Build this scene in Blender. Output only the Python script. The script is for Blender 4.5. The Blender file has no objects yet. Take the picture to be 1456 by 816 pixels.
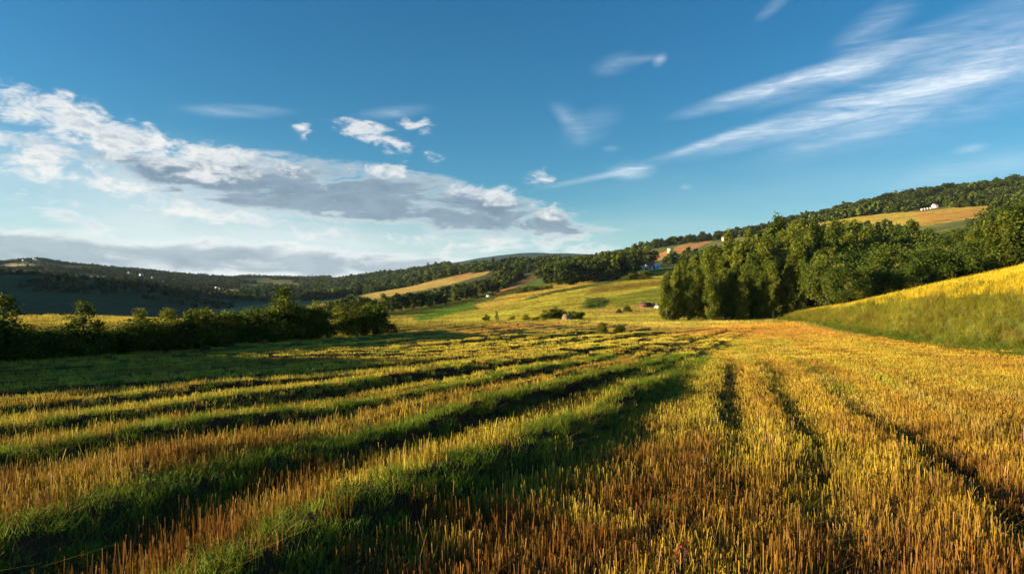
import bpy, math, random
import numpy as np
from mathutils import Vector

random.seed(7)
RNG = np.random.default_rng(11)
C = bpy.context.scene.collection
PI = math.pi

# ------------------------------------------------------------------ noise
def _hash(ix, iy, seed):
    n = (ix.astype(np.int64) * 374761393 + iy.astype(np.int64) * 668265263 + seed * 1442695041) & 0xFFFFFFFF
    n = ((n ^ (n >> 13)) * 1274126177) & 0xFFFFFFFF
    n = n ^ (n >> 16)
    return (n & 0xFFFFFF) / float(0xFFFFFF)

def vnoise(x, y, seed=0):
    x = np.asarray(x, float); y = np.asarray(y, float)
    ix = np.floor(x); iy = np.floor(y)
    fx = x - ix; fy = y - iy
    fx = fx * fx * fx * (fx * (fx * 6 - 15) + 10); fy = fy * fy * fy * (fy * (fy * 6 - 15) + 10)
    a = _hash(ix, iy, seed); b = _hash(ix + 1, iy, seed)
    c = _hash(ix, iy + 1, seed); d = _hash(ix + 1, iy + 1, seed)
    return (a + (b - a) * fx) * (1 - fy) + (c + (d - c) * fx) * fy

def fbm(x, y, seed=0, octv=4, gain=0.5):
    s = 0.0; a = 1.0; t = 0.0
    for k in range(octv):
        s = s + a * vnoise(x * 2.03 ** k + 17.3 * k, y * 2.03 ** k - 9.1 * k, seed + k); t += a; a *= gain
    return s / t

def sstep(a, b, x):
    t = np.clip((x - a) / (b - a), 0, 1)
    return t * t * (3 - 2 * t)

def pchip(x, Y, xq):
    """monotone cubic through rows of Y (n, m) at x (n), sampled at xq"""
    x = np.asarray(x, float); Y = np.asarray(Y, float)
    if Y.ndim == 1: Y = Y[:, None]
    h = np.diff(x)[:, None]; dl = np.diff(Y, axis=0) / h
    m = np.zeros_like(Y)
    w1 = 2 * h[1:] + h[:-1]; w2 = h[1:] + 2 * h[:-1]
    same = dl[1:] * dl[:-1] > 0
    with np.errstate(divide='ignore', invalid='ignore'):
        hm = (w1 + w2) / (w1 / dl[:-1] + w2 / dl[1:])
    m[1:-1] = np.where(same, hm, 0); m[0] = dl[0]; m[-1] = dl[-1]
    k = np.clip(np.searchsorted(x, xq) - 1, 0, len(x) - 2)
    hh = np.diff(x)[k][:, None]; t = ((np.clip(xq, x[0], x[-1]) - x[k]))[:, None] / hh
    return ((1 + 2 * t) * (1 - t) ** 2 * Y[k] + t * (1 - t) ** 2 * hh * m[k] + t * t * (3 - 2 * t) * Y[k + 1] + t * t * (t - 1) * hh * m[k + 1])

# ------------------------------------------------------------------ camera model and terrain
F, CX, HZ, EYE = 950.0, 728.0, 430.0, 3.0      # photo pixels, horizon row, eye height

ST = [1, 20, 45, 70, 110, 160, 230, 320, 430, 560, 750, 1000, 1400, 1900, 2600, 3400, 4300]
#  row of the ground surface in the photo at each distance (None: level z = 0; unseen shading hill added far left)
TAB = {
 -900: [None, None, None, None, 452, 425, 350, 215, 205, 195, 240, 310, 355, 365, 300, 330, 350],  # unseen hill added here, raised to cast shade on the dark hill
 -400: [None, None, None, None, 452, 448, 425, 370, 290, 262, 300, 352, 366, 358, 372, 380, 390],  # flank of the added hill, likewise raised for its shade
 -120: [None, None, None, None, 451, 458, 458, 452, 425, 379, 382, 385, 380, 369, 380, 390, 398],
    0: [None, None, None, None, 449.5, 458, 460, 455, 425, 389, 394, 392, 384, 373, 382, 392, 398],
   50: [None, None, None, None, 450, 459, 461, 456, 427, 392, 396, 393, 383, 370, 380, 392, 398],
  100: [None, None, None, None, 451.5, 460, 462, 457, 431, 397, 400, 396, 387, 377, 386, 394, 398],
  200: [None, None, None, None, 455, 462, 464, 460, 440, 408, 411, 404, 395, 386, 392, 396, 399],
  330: [None, None, None, None, 460, 464, 465, 459, 447, 436, 430, 416, 405, 395, 398, 399, 400],
  450: [None, None, None, None, 461, 463, 457, 449, 437, 428, 426, 414, 402, 396, 397, 399, 400],
  560: [None, None, None, None, 460, 457, 448, 441, 432, 415, 413, 402, 391, 388, 392, 396, 400],
  650: [None, None, None, None, 459, 452, 444, 432, 421, 399, 391, 380, 378, 384, 388, 373, 392],
  750: [None, None, None, None, 458, 449, 436, 419, 404, 387, 377, 373, 374, 380, 384, 361, 388],
  850: [None, None, None, None, 457, 445, 428, 406, 390, 377, 370, 370, 374, 380, 384, 364, 388],
  950: [None, None, None, None, 457, 443, 420, 398, 378, 362, 351, 350, 356, 362, 370, 378, 385],
 1050: [None, None, None, None, 457, 444, 425, 398, 372, 350, 337, 336, 344, 352, 362, 372, 380],
 1150: [None, None, None, 470, 453, 438, 414, 384, 353, 327, 316, 316, 325, 340, 350, 362, 372],
 1300: [None, None, None, 461, 425, 403, 375, 345, 318, 298, 284, 284, 300, 320, 340, 352, 365],
 1456: [None, None, None, 452, 395, 365, 340, 318, 297, 278, 264, 262, 282, 305, 330, 345, 360],
 1850: [None, None, None, 440, 350, 325, 300, 280, 262, 245, 235, 240, 262, 290, 320, 340, 355],
 2500: [None, None, None, 440, 350, 325, 300, 280, 262, 245, 235, 240, 262, 290, 320, 340, 355],
}
_LD = np.log(np.array(ST, float))
_cols = sorted(TAB)
_Z = np.array([[0.0 if v is None else EYE + (HZ - v) / F * d for v, d in zip(TAB[c], ST)] for c in _cols])
_U = (np.array(_cols) - CX) / F
NU, NL = 900, 900
_uq = np.linspace(_U[0], _U[-1], NU); _lq = np.linspace(_LD[0], _LD[-1], NL)
_G = pchip(_U, pchip(_LD, _Z.T, _lq).T, _uq)          # (NU, NL)

def smax(a, b, k):
    h = np.clip(0.5 + 0.5 * (a - b) / k, 0, 1)
    return b + (a - b) * h + k * h * (1 - h)

# the furrows and grass ridges of the near field, followed in the photo, on level ground
def px2g(p, up=0.0):
    y = (EYE - up) * F / (p[1] - HZ); return ((p[0] - CX) / F * y, y)

#        points                                                              height wl   wr   green
ROWS = [
 ([(0, 557), (250, 540), (420, 529), (560, 516)],                             .14, .9, .6, .25),
 ([(0, 577), (300, 549), (450, 538), (625, 526), (760, 506)],                 .20, .9, .6, .20),
 ([(0, 606), (200, 584), (400, 559), (600, 533), (728, 517), (850, 497)],     .30, 1.1, .6, .45),
 ([(0, 640), (150, 620), (300, 601), (450, 582), (600, 557), (728, 534), (830, 515), (895, 499)], .36, 1.1, .55, .75),
 ([(0, 705), (150, 682), (300, 651), (450, 622), (600, 587), (728, 560), (830, 538), (900, 515), (935, 500)], .28, 1.0, .6, .0),
 ([(0, 775), (200, 700), (400, 645), (560, 610), (700, 577), (800, 553), (900, 526), (955, 506)], .52, 1.3, .5, 1.0),
 ([(300, 826), (480, 730), (640, 668), (760, 618), (850, 580), (930, 542), (985, 506)], .50, 1.2, .5, .9),
 ([(900, 800), (960, 700), (1000, 610), (1012, 560), (1018, 512)],            .26, 1.0, .45, .15),
 ([(1130, 680), (1110, 610), (1088, 560), (1060, 510)],                       .22, .8, .45, .1),
 ([(1440, 760), (1330, 660), (1235, 602), (1160, 545), (1110, 510)],          .16, .8, .4, .0),
 ([(1600, 720), (1456, 635), (1330, 570), (1240, 530), (1180, 508)],          .12, .9, .6, .0),
]
_rows = []
for pts, h, wl, wr, g in ROWS:
    P = sorted((px2g(p, .12 + .55 * h) for p in pts), key=lambda q: q[1])
    yy = np.array([q[1] for q in P]); xx = np.array([q[0] for q in P])
    s0 = np.clip((xx[1] - xx[0]) / (yy[1] - yy[0]), -.2, 1.1); s1 = np.clip((xx[-1] - xx[-2]) / (yy[-1] - yy[-2]), .2, .75)
    ext_y = np.concatenate([[0.0], yy, [48.0, 200.0]])
    x48 = xx[-1] + s1 * (48 - yy[-1])
    ext_x = np.concatenate([[xx[0] - s0 * yy[0]], xx, [x48, x48 + 152 * .55]])
    _rows.append((ext_y, ext_x, h, wl, wr, g, yy[-1]))

def row_x(r, y):
    return pchip(r[0], r[1], np.clip(y, 0, 199)).ravel() if np.ndim(y) else float(pchip(r[0], r[1], np.array([y]))[0, 0])

def rows_eval(x, y):
    """ridge relief, green share and row coordinate s at ground points"""
    hz = np.zeros_like(x); gr = np.zeros_like(x); s = np.zeros_like(x)
    prev = None
    wob = (fbm(x * .22, y * .22, 71, 3) - .5) * .9
    for k, r in enumerate(_rows):
        xr = row_x(r, y)
        sl = (row_x(r, y + .5) - xr) / .5
        d = (x - xr) / np.sqrt(1 + sl * sl) + wob * .55
        w = np.where(d < 0, r[3], r[4]) * (.8 + .5 * vnoise(x * .3, y * .3, 90 + k))
        fade = 1 - sstep(r[6], r[6] + (16 if k < 5 else 6), y)
        if k in (5, 6): fade = fade * (1 - .72 * sstep(18, 33, y))
        if k == 7: fade = fade * sstep(9, 16, y) * .9 + .1 * fade
        if k == 8: fade = fade * sstep(10, 14, y)
        b = np.exp(-(d / w) ** 2) * fade * (.68 + .6 * vnoise(x * .3, y * .3, 50 + k))
        hz += .84 * r[2] * b
        dg = d - .25
        gf = 1 - sstep(r[6], r[6] + 6, y)
        gr = np.maximum(gr, r[5] * np.exp(-(dg / (np.where(dg < 0, .75, .65))) ** 2) * gf)
        if prev is None: s = s + np.minimum((x - xr) / 4.0, 0)
        else: s = s + np.clip((x - prev) / np.maximum(xr - prev, .35), 0, 1)
        prev = xr
    s = s + np.maximum((x - prev) / 3.0, 0)
    lft = 1 - sstep(5.6, 6.4, s)
    hz += lft * (.085 + .11 * sstep(14, 26, y)) * np.sin(2 * PI * (s * 2.0 + .25)) * sstep(10, 15, y) * (.6 + .6 * vnoise(s * 1.3, y * .07, 88))
    # deep wheel track on the right, with its straw rims
    r = _rows[9]; xr = row_x(r, y); d = (x - xr - .42) * .95 + wob * .35
    tr = np.exp(-(d / .38) ** 2) * (1 - sstep(17, 23, y)) * (.6 + .6 * vnoise(x * .5, y * .5, 5))
    r = _rows[8]; xr = row_x(r, y); d2 = (x - xr - .45) * .95 + wob * .4
    tr2 = np.exp(-(d2 / .26) ** 2) * (1 - sstep(20, 26, y)) * (.4 + .6 * vnoise(x * .6, y * .6, 6))
    r = _rows[7]; xr = row_x(r, y); d3 = (x - xr - .5) * .95 + wob * .3
    tr3 = np.exp(-(d3 / .3) ** 2) * (1 - sstep(26, 33, y)) * sstep(12, 17, y)
    track = np.maximum(np.maximum(tr, tr2 * .7), tr3 * .8)
    hz -= .30 * tr + .16 * tr2 + .14 * tr3
    return hz, gr, s, track

# hedge line and bank line on the ground
HEDGE = [(-900, 17.5), (-330, 26.5), (-120, 29.5), (0, 32.8), (100, 35.6), (200, 39), (300, 43.6), (400, 49.3), (460, 52.5), (550, 57.5)]
_hx = np.array([(p - CX) / F * d for p, d in HEDGE]); _hy = np.array([d for p, d in HEDGE])
def hedge_y(x): return np.interp(x, _hx, _hy)           # field lies at y < hedge_y for x < -10

BA = np.array([27.3, 35.6]); BD = np.array([15.7, 69.4]); BL = float(np.hypot(*BD)); BD = BD / BL
BN = np.array([BD[1], -BD[0]])
def bank_coords(x, y):
    t = (x - BA[0]) * BD[0] + (y - BA[1]) * BD[1]
    d = (x - BA[0]) * BN[0] + (y - BA[1]) * BN[1]
    d = d + 1.2 * np.sin(t * .09) + (fbm(t * .12, d * .05, 33, 2) - .5) * 1.6
    return t, d

def bank_z(x, y):
    t, d = bank_coords(x, y)
    p = np.interp(d, [-1, 0, 1.2, 2.6, 4.4, 5.6, 12, 20, 60], [0, .05, .85, 2.6, 4.2, 4.8, 6.6, 9.0, 9.6])
    tap = np.interp(t, [-40, 0, 25, 50, 71, 90, 110], [1.05, 1.0, .86, .66, .40, .1, 0])
    return p * tap

def H(x, y, detail=True):
    x = np.asarray(x, float); y = np.asarray(y, float)
    sh = x.shape; x = x.ravel(); y = y.ravel()
    phi = np.arctan2(x, y); r = np.hypot(x, y)
    lim = math.atan(1.85)
    inside = np.abs(phi) < lim
    dep = np.where(inside, np.maximum(y, .5), r * math.cos(lim))
    u = np.where(inside, x / np.maximum(y, .5), np.sign(phi) * 1.85)
    fu = (np.clip(u, _uq[0], _uq[-1]) - _uq[0]) / (_uq[1] - _uq[0]); fl = (np.clip(np.log(np.maximum(dep, 1.0)), _lq[0], _lq[-1]) - _lq[0]) / (_lq[1] - _lq[0])
    iu = np.clip(fu.astype(int), 0, NU - 2); il = np.clip(fl.astype(int), 0, NL - 2); fu = fu - iu; fl = fl - il
    z = (_G[iu, il] * (1 - fu) + _G[iu + 1, il] * fu) * (1 - fl) + (_G[iu, il + 1] * (1 - fu) + _G[iu + 1, il + 1] * fu) * fl
    z = z * (1 - sstep(math.radians(75), math.radians(125), np.abs(phi)))
    b = bank_z(x, y)
    z = np.where((x > 15) & (b > 0.0), smax(z, b, .25), z)
    if detail:
        near = (1 - sstep(60, 110, r)) * sstep(-3, 2, y)
        m = near > 0
        if m.any():
            hz = rows_eval(x[m], y[m])[0]
            inf = 1 - sstep(-1.5, 1.5, bank_coords(x[m], y[m])[1])
            z[m] += hz * near[m] * inf
        # shallow swaths farther off, following the mowing
        s = x * .80 - y * .60 + 6 * (fbm(x * .02, y * .02, 3, 2) - .5)
        sw = .5 + .5 * np.sin(s * 2 * PI / 4.2)
        far = sstep(38, 55, y) * (1 - sstep(95, 120, y)) * (x < 14)
        z += far * (.45 * sw ** 2) * (.6 + .5 * vnoise(x * .03, y * .03, 8))
        z += (fbm(x * .25, y * .25, 21, 3) - .5) * .10 * sstep(3, 8, r)
        z += (fbm(x * .035, y * .035, 22, 3) - .5) * .5 * sstep(60, 140, r)
        z += (fbm(x * .011, y * .011, 23, 4) - .5) * 7.0 * sstep(230, 700, r)
        z += (fbm(x * .0035, y * .0035, 24, 3) - .5) * 14.0 * sstep(900, 1800, r)
    return z.reshape(sh)

def at(px, d):
    """ground point below photo column px at distance d"""
    x = (px - CX) / F * d
    return x, d, float(H(np.array([x]), np.array([d]))[0])

# ------------------------------------------------------------------ land cover (albedo of the ground by field)
def in_poly(px, py, poly):
    r = np.zeros(px.shape, bool); n = len(poly)
    for i in range(n):
        x1, y1 = poly[i]; x2, y2 = poly[(i + 1) % n]
        if y1 == y2: continue
        c = ((y1 > py) != (y2 > py)) & (px < (x2 - x1) * (py - y1) / (y2 - y1) + x1)
        r ^= c
    return r

GOLD = (.46, .27, .055); STRAW = (.42, .30, .08); YG = (.30, .27, .045); GREEN = (.085, .15, .02)
DKG = (.035, .055, .016); ORANGE = (.40, .19, .06); BROWN = (.16, .085, .03); OLIVE = (.15, .15, .035)
FIELDS = [  # polygon in photo, distance range, colour
 ([(560, 482), (600, 478), (700, 462), (830, 457), (790, 464), (700, 476), (600, 484)], 55, 125, (.42, .25, .06)),
 ([(700, 470), (820, 458), (960, 452), (1130, 462), (1050, 462), (905, 480), (860, 482)], 60, 150, (.40, .30, .07)),
 ([(905, 478), (1050, 462), (1130, 459), (1250, 488), (1456, 520), (1456, 560), (1120, 515), (980, 500)], 25, 140, (.50, .29, .055)),
 ([(640, 448), (990, 380), (1000, 460), (820, 460), (560, 468), (555, 460)], 95, 420, (.30, .26, .045)),
 ([(590, 458), (600, 447), (672, 430), (676, 436), (650, 446), (600, 460)], 120, 335, GREEN),
 ([(676, 434), (790, 402), (900, 392), (790, 414), (690, 442)], 120, 420, (.34, .25, .06)),
 ([(640, 460), (700, 447), (800, 425), (800, 431), (720, 449), (660, 462)], 95, 380, (.36, .33, .06)),
 ([(848, 408), (960, 396), (960, 405), (870, 416), (835, 420)], 180, 420, (.20, .15, .03)),
 ([(870, 425), (960, 405), (965, 425), (880, 440)], 130, 330, (.19, .20, .03)),
 ([(835, 424), (868, 425), (866, 438), (830, 441)], 120, 330, (.06, .09, .018)),
 ([(845, 442), (950, 430), (960, 445), (835, 452)], 100, 300, (.30, .23, .06)),
 ([(925, 388), (965, 384), (965, 394), (925, 394)], 200, 430, (.36, .27, .05)),
 ([(405, 440), (480, 428), (560, 411), (640, 394), (700, 384), (690, 392), (640, 404), (560, 420), (470, 440), (400, 448)], 400, 700, (.44, .30, .07)),
 ([(640, 394), (672, 385), (672, 391), (650, 396)], 400, 760, ORANGE),
 ([(705, 416), (722, 408), (776, 380), (782, 386), (760, 398), (740, 406), (705, 420)], 330, 640, ORANGE),
 ([(740, 408), (775, 392), (800, 390), (790, 402), (745, 412)], 300, 600, (.10, .15, .025)),
 ([(905, 372), (940, 360), (985, 342), (1020, 338), (1010, 345), (960, 364), (930, 372)], 380, 760, (.42, .21, .07)),
 ([(1115, 330), (1140, 320), (1240, 305), (1300, 300), (1405, 292), (1410, 312), (1310, 322), (1120, 338)], 400, 720, (.42, .30, .045)),
 ([(1300, 300), (1400, 296), (1402, 312), (1310, 318)], 400, 620, (.46, .26, .05)),
 ([(-400, 470), (-400, 447), (0, 447), (180, 452), (330, 459), (330, 470)], 60, 125, (.34, .26, .045)),
 ([(300, 440), (380, 432), (405, 432), (405, 442), (300, 446)], 350, 650, (.22, .16, .06)),
]
FARPATCH = [  # pale fields on the far hills: centre, half size
 (335, 414, 16, 2.2), (362, 412, 7, 1.4), (225, 406, 9, 1.2), (400, 411, 12, 2), (300, 417, 8, 1.3), (25, 378, 26, 3), (420, 408, 10, 1.5), (120, 394, 40, 1.6), (520, 398, 12, 1.5)]

def cover(x, y, z):
    sh = x.shape; x = x.ravel(); y = y.ravel(); z = z.ravel()
    yy = np.maximum(y, .5)
    px = CX + F * x / yy; py = HZ - F * (z - EYE) / yy
    r = np.hypot(x, y)
    n1 = fbm(x * .05, y * .05, 101, 4)[:, None]; n2 = fbm(x * .4, y * .4, 102, 4)[:, None]; n3 = fbm(x * .009, y * .009, 103, 4)[:, None]
    jx = (fbm(x * .03, y * .03, 104, 3) - .5) * 5; jy = (fbm(x * .03, y * .03, 105, 3) - .5) * 3
    col = np.empty((x.size, 3))
    far = np.array(OLIVE) * (.35 + .9 * n3) + np.array((.0, .01, .004))
    lf = sstep(430, 330, px)[:, None] * sstep(250, 420, y)[:, None]
    far = far * (1 - lf) + lf * (np.array((.024, .044, .010)) * (.1 + 1.7 * n3) + np.array((.014, .018, .003)) * (n1 + n2 * .6))
    col[:] = far
    haze_mix = sstep(2300, 2700, y)[:, None]; far = far * (1 - haze_mix) + haze_mix * np.array((.022, .045, .042)) * (.5 + n3)  # bluish distance haze mixed into the far mountain's own colour
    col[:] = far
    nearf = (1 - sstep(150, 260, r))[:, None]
    soil = np.array((.050, .028, .012)) * (.6 + .8 * n2) * (1 - .0) + np.array((.03, .02, .006)) * n1  # dark near soil also stands in for foreground shade
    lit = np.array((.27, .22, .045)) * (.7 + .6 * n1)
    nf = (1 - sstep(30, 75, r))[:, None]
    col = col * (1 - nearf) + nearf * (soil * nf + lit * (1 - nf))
    for poly, d0, d1, c in FIELDS:
        m = in_poly(px + jx, py + jy, poly) & (y > d0) & (y < d1)
        if m.any():
            col[m] = np.array(c) * (.72 + .4 * n2[m] + .25 * (n1[m] - .3))
    # striping of the hillside fields by the mower
    m = (y > 90) & (y < 420)
    if m.any():
        s = (x[m] * .35 - y[m] * .94)
        st = fbm(s * .16, (x[m] * .94 + y[m] * .35) * .012, 140, 3)
        ln = .5 + .5 * np.sin(s * 2 * PI / 8.5 + 9 * fbm(x[m] * .012, y[m] * .012, 141, 2))
        col[m] *= ((.45 + 1.1 * st) * (.72 + .5 * ln))[:, None]
    for cx, cy, hx, hy in FARPATCH:
        e = ((px + jx - cx) / hx) ** 2 + ((py + jy * .3 - cy) / hy) ** 2
        m = (e < 1) & (y > 650)
        col[m] = np.array((.36, .30, .14)) * (.7 + .6 * n2[m])
    # grassy bank and the yellow meadow above it
    t, d = bank_coords(x, y)
    m = (d > -.5) & (d < 24) & (t > -40) & (t < 95) & (y < 150)
    top = sstep(3.6, 5.2, d)[m][:, None]
    col[m] = (np.array((.075, .085, .016)) * (1 - top) + np.array((.52, .40, .035)) * top) * (.75 + .5 * n2[m])
    return np.clip(col, .004, .8).reshape(sh + (3,))

# ------------------------------------------------------------------ materials
def new_mat(name):
    m = bpy.data.materials.new(name); m.use_nodes = True
    nt = m.node_tree; nt.nodes.clear()
    out = nt.nodes.new('ShaderNodeOutputMaterial')
    return m, nt, out

def N(nt, kind, **kw):
    n = nt.nodes.new(kind)
    for k, v in kw.items():
        if k in n.bl_rna.properties: setattr(n, k, v)
        else: n.inputs[k].default_value = v
    return n

def L(nt, a, b): nt.links.new(a, b)

def ramp(nt, stops):
    r = nt.nodes.new('ShaderNodeValToRGB')
    while len(r.color_ramp.elements) < len(stops): r.color_ramp.elements.new(.5)
    for e, (p, c) in zip(r.color_ramp.elements, stops): e.position = p; e.color = (*c, 1)
    return r

def foliage_mat(name, stops, trans=.35, tint=False, rough=.55):
    """leaf colour from the per-leaf attribute, thin and translucent"""
    m, nt, out = new_mat(name)
    a = N(nt, 'ShaderNodeAttribute', attribute_name='tone')
    rp = ramp(nt, stops)
    oi = N(nt, 'ShaderNodeObjectInfo')
    ad = N(nt, 'ShaderNodeMath', operation='MULTIPLY_ADD'); ad.inputs[1].default_value = .40; 
    L(nt, oi.outputs['Random'], ad.inputs[0]); sb = N(nt, 'ShaderNodeMath', operation='SUBTRACT'); L(nt, a.outputs['Fac'], sb.inputs[0]); sb.inputs[1].default_value = .20
    L(nt, sb.outputs[0], ad.inputs[2]); L(nt, ad.outputs[0], rp.inputs[0])
    col = rp.outputs[0]
    if tint:
        t = N(nt, 'ShaderNodeAttribute', attribute_name='tint', attribute_type='INSTANCER')
        mx = N(nt, 'ShaderNodeMix', data_type='RGBA', blend_type='MULTIPLY'); mx.inputs[0].default_value = 1
        L(nt, col, mx.inputs[6]); L(nt, t.outputs['Color'], mx.inputs[7]); col = mx.outputs[2]
    b = N(nt, 'ShaderNodeBsdfPrincipled', Roughness=rough); b.inputs['Specular IOR Level'].default_value = .08
    tr = N(nt, 'ShaderNodeBsdfTranslucent'); ms = N(nt, 'ShaderNodeMixShader'); ms.inputs[0].default_value = trans
    L(nt, col, b.inputs['Base Color']); L(nt, col, tr.inputs['Color'])
    L(nt, b.outputs[0], ms.inputs[1]); L(nt, tr.outputs[0], ms.inputs[2]); L(nt, ms.outputs[0], out.inputs[0])
    return m

def plain_mat(name, c, rough=.7, var=.25, scale=3.0, bump=.0):
    m, nt, out = new_mat(name)
    tc = N(nt, 'ShaderNodeTexCoord'); no = N(nt, 'ShaderNodeTexNoise', Scale=scale, Detail=6.0, Roughness=.65); L(nt, tc.outputs['Object'], no.inputs['Vector'])
    rp = ramp(nt, [(.3, tuple(v * (1 - var) for v in c)), (.7, tuple(min(1, v * (1 + var)) for v in c))]); L(nt, no.outputs[0], rp.inputs[0])
    b = N(nt, 'ShaderNodeBsdfPrincipled', Roughness=rough); L(nt, rp.outputs[0], b.inputs['Base Color'])
    if bump:
        bp = N(nt, 'ShaderNodeBump', Strength=bump, Distance=.05); L(nt, no.outputs[0], bp.inputs['Height']); L(nt, bp.outputs[0], b.inputs['Normal'])
    L(nt, b.outputs[0], out.inputs[0])
    return m

def ground_mat():
    m, nt, out = new_mat('field_soil')
    a = N(nt, 'ShaderNodeAttribute', attribute_name='albedo')
    tc = N(nt, 'ShaderNodeTexCoord')
    n1 = N(nt, 'ShaderNodeTexNoise', Scale=.9, Detail=8.0, Roughness=.7); n2 = N(nt, 'ShaderNodeTexNoise', Scale=9.0, Detail=6.0, Roughness=.7)
    n3 = N(nt, 'ShaderNodeTexNoise', Scale=.12, Detail=8.0, Roughness=.7)
    for n in (n1, n2, n3): L(nt, tc.outputs['Object'], n.inputs['Vector'])
    ad = N(nt, 'ShaderNodeMath', operation='ADD'); L(nt, n1.outputs[0], ad.inputs[0]); L(nt, n3.outputs[0], ad.inputs[1])
    rp = ramp(nt, [(.32, (.55, .55, .55)), (.7, (1.4, 1.4, 1.4))])
    h = N(nt, 'ShaderNodeMath', operation='MULTIPLY'); h.inputs[1].default_value = .5; L(nt, ad.outputs[0], h.inputs[0]); L(nt, h.outputs[0], rp.inputs[0])
    mx = N(nt, 'ShaderNodeMix', data_type='RGBA', blend_type='MULTIPLY'); mx.inputs[0].default_value = 1
    L(nt, a.outputs['Color'], mx.inputs[6]); L(nt, rp.outputs[0], mx.inputs[7])
    b = N(nt, 'ShaderNodeBsdfPrincipled', Roughness=.95); b.inputs['Specular IOR Level'].default_value = .1
    L(nt, mx.outputs[2], b.inputs['Base Color'])
    bp = N(nt, 'ShaderNodeBump', Strength=.9, Distance=.25); L(nt, n1.outputs[0], bp.inputs['Height'])
    bp2 = N(nt, 'ShaderNodeBump', Strength=.8, Distance=.05); L(nt, n2.outputs[0], bp2.inputs['Height']); L(nt, bp.outputs[0], bp2.inputs['Normal'])
    L(nt, bp2.outputs[0], b.inputs['Normal']); L(nt, b.outputs[0], out.inputs[0])
    return m

M = {}
M['ground'] = ground_mat()
M['poplar'] = foliage_mat('poplar_leaves', [(0, (.038, .058, .008)), (.5, (.13, .165, .02)), (1, (.28, .27, .034))], .42)
M['broad'] = foliage_mat('broadleaf_leaves', [(0, (.026, .050, .008)), (.5, (.080, .118, .016)), (1, (.17, .18, .024))], .40)
M['conifer'] = foliage_mat('dark_woodland_leaves', [(0, (.022, .038, .009)), (.6, (.060, .078, .013)), (1, (.14, .13, .018))], .3)
M['hedge'] = foliage_mat('hedge_leaves', [(0, (.026, .044, .007)), (.5, (.095, .130, .014)), (.85, (.27, .25, .025)), (1, (.36, .24, .025))], .45)
M['bark'] = plain_mat('bark', (.10, .075, .05), .9, .4, 6, .6)
M['palebark'] = plain_mat('pale_bark', (.30, .26, .20), .85, .4, 5, .4)
M['straw'] = foliage_mat('straw_stalks', [(0, (.62, .50, .36)), (.5, (.85, .78, .55)), (1, (1.0, .98, .78))], .25, True, .5)
M['blade'] = foliage_mat('grass_blades', [(0, (.55, .6, .5)), (.5, (.85, .85, .7)), (1, (1.0, 1.0, .85))], .4, True, .45)
M['farleaf'] = foliage_mat('far_wood_leaves', [(0, (.35, .4, .45)), (.5, (.75, .75, .75)), (1, (1.3, 1.2, 1.0))], .25, True)

# ------------------------------------------------------------------ object helpers
def mesh_obj(name, verts, faces, mat, parent=None, link=True, attrs=None, smooth=False):
    me = bpy.data.meshes.new(name)
    verts = np.asarray(verts, np.float32); nv = len(verts)
    me.vertices.add(nv); me.vertices.foreach_set('co', verts.ravel())
    if isinstance(faces, np.ndarray):
        nf, k = faces.shape
        me.loops.add(nf * k); me.polygons.add(nf)
        me.loops.foreach_set('vertex_index', faces.ravel().astype(np.int32))
        me.polygons.foreach_set('loop_start', np.arange(0, nf * k, k, dtype=np.int32))
    else:
        fl = [i for f in faces for i in f]
        me.loops.add(len(fl)); me.polygons.add(len(faces))
        me.loops.foreach_set('vertex_index', np.array(fl, np.int32))
        st = np.cumsum([0] + [len(f) for f in faces[:-1]]).astype(np.int32)
        me.polygons.foreach_set('loop_start', st)
    me.update(calc_edges=True)
    for k, v in (attrs or {}).items():
        v = np.asarray(v, np.float32)
        if v.ndim == 1:
            a = me.attributes.new(k, 'FLOAT', 'POINT'); a.data.foreach_set('value', v)
        else:
            a = me.attributes.new(k, 'FLOAT_COLOR', 'POINT'); a.data.foreach_set('color', np.c_[v, np.ones(len(v))].astype(np.float32).ravel())
    if smooth: me.polygons.foreach_set('use_smooth', np.ones(len(me.polygons), bool))
    if mat: me.materials.append(mat)
    o = bpy.data.objects.new(name, me)
    if link: C.objects.link(o)
    if parent: o.parent = parent
    return o

def tag(o, label=None, cat=None, group=None, kind=None):
    if label: o['label'] = label
    if cat: o['category'] = cat
    if group: o['group'] = group
    if kind: o['kind'] = kind
    return o

def empty(name, loc, rz=0, s=1.0):
    o = bpy.data.objects.new(name, None); C.objects.link(o)
    o.location = loc; o.rotation_euler = (0, 0, rz); o.scale = (s, s, s) if np.isscalar(s) else s
    o.empty_display_size = .2
    return o

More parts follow.
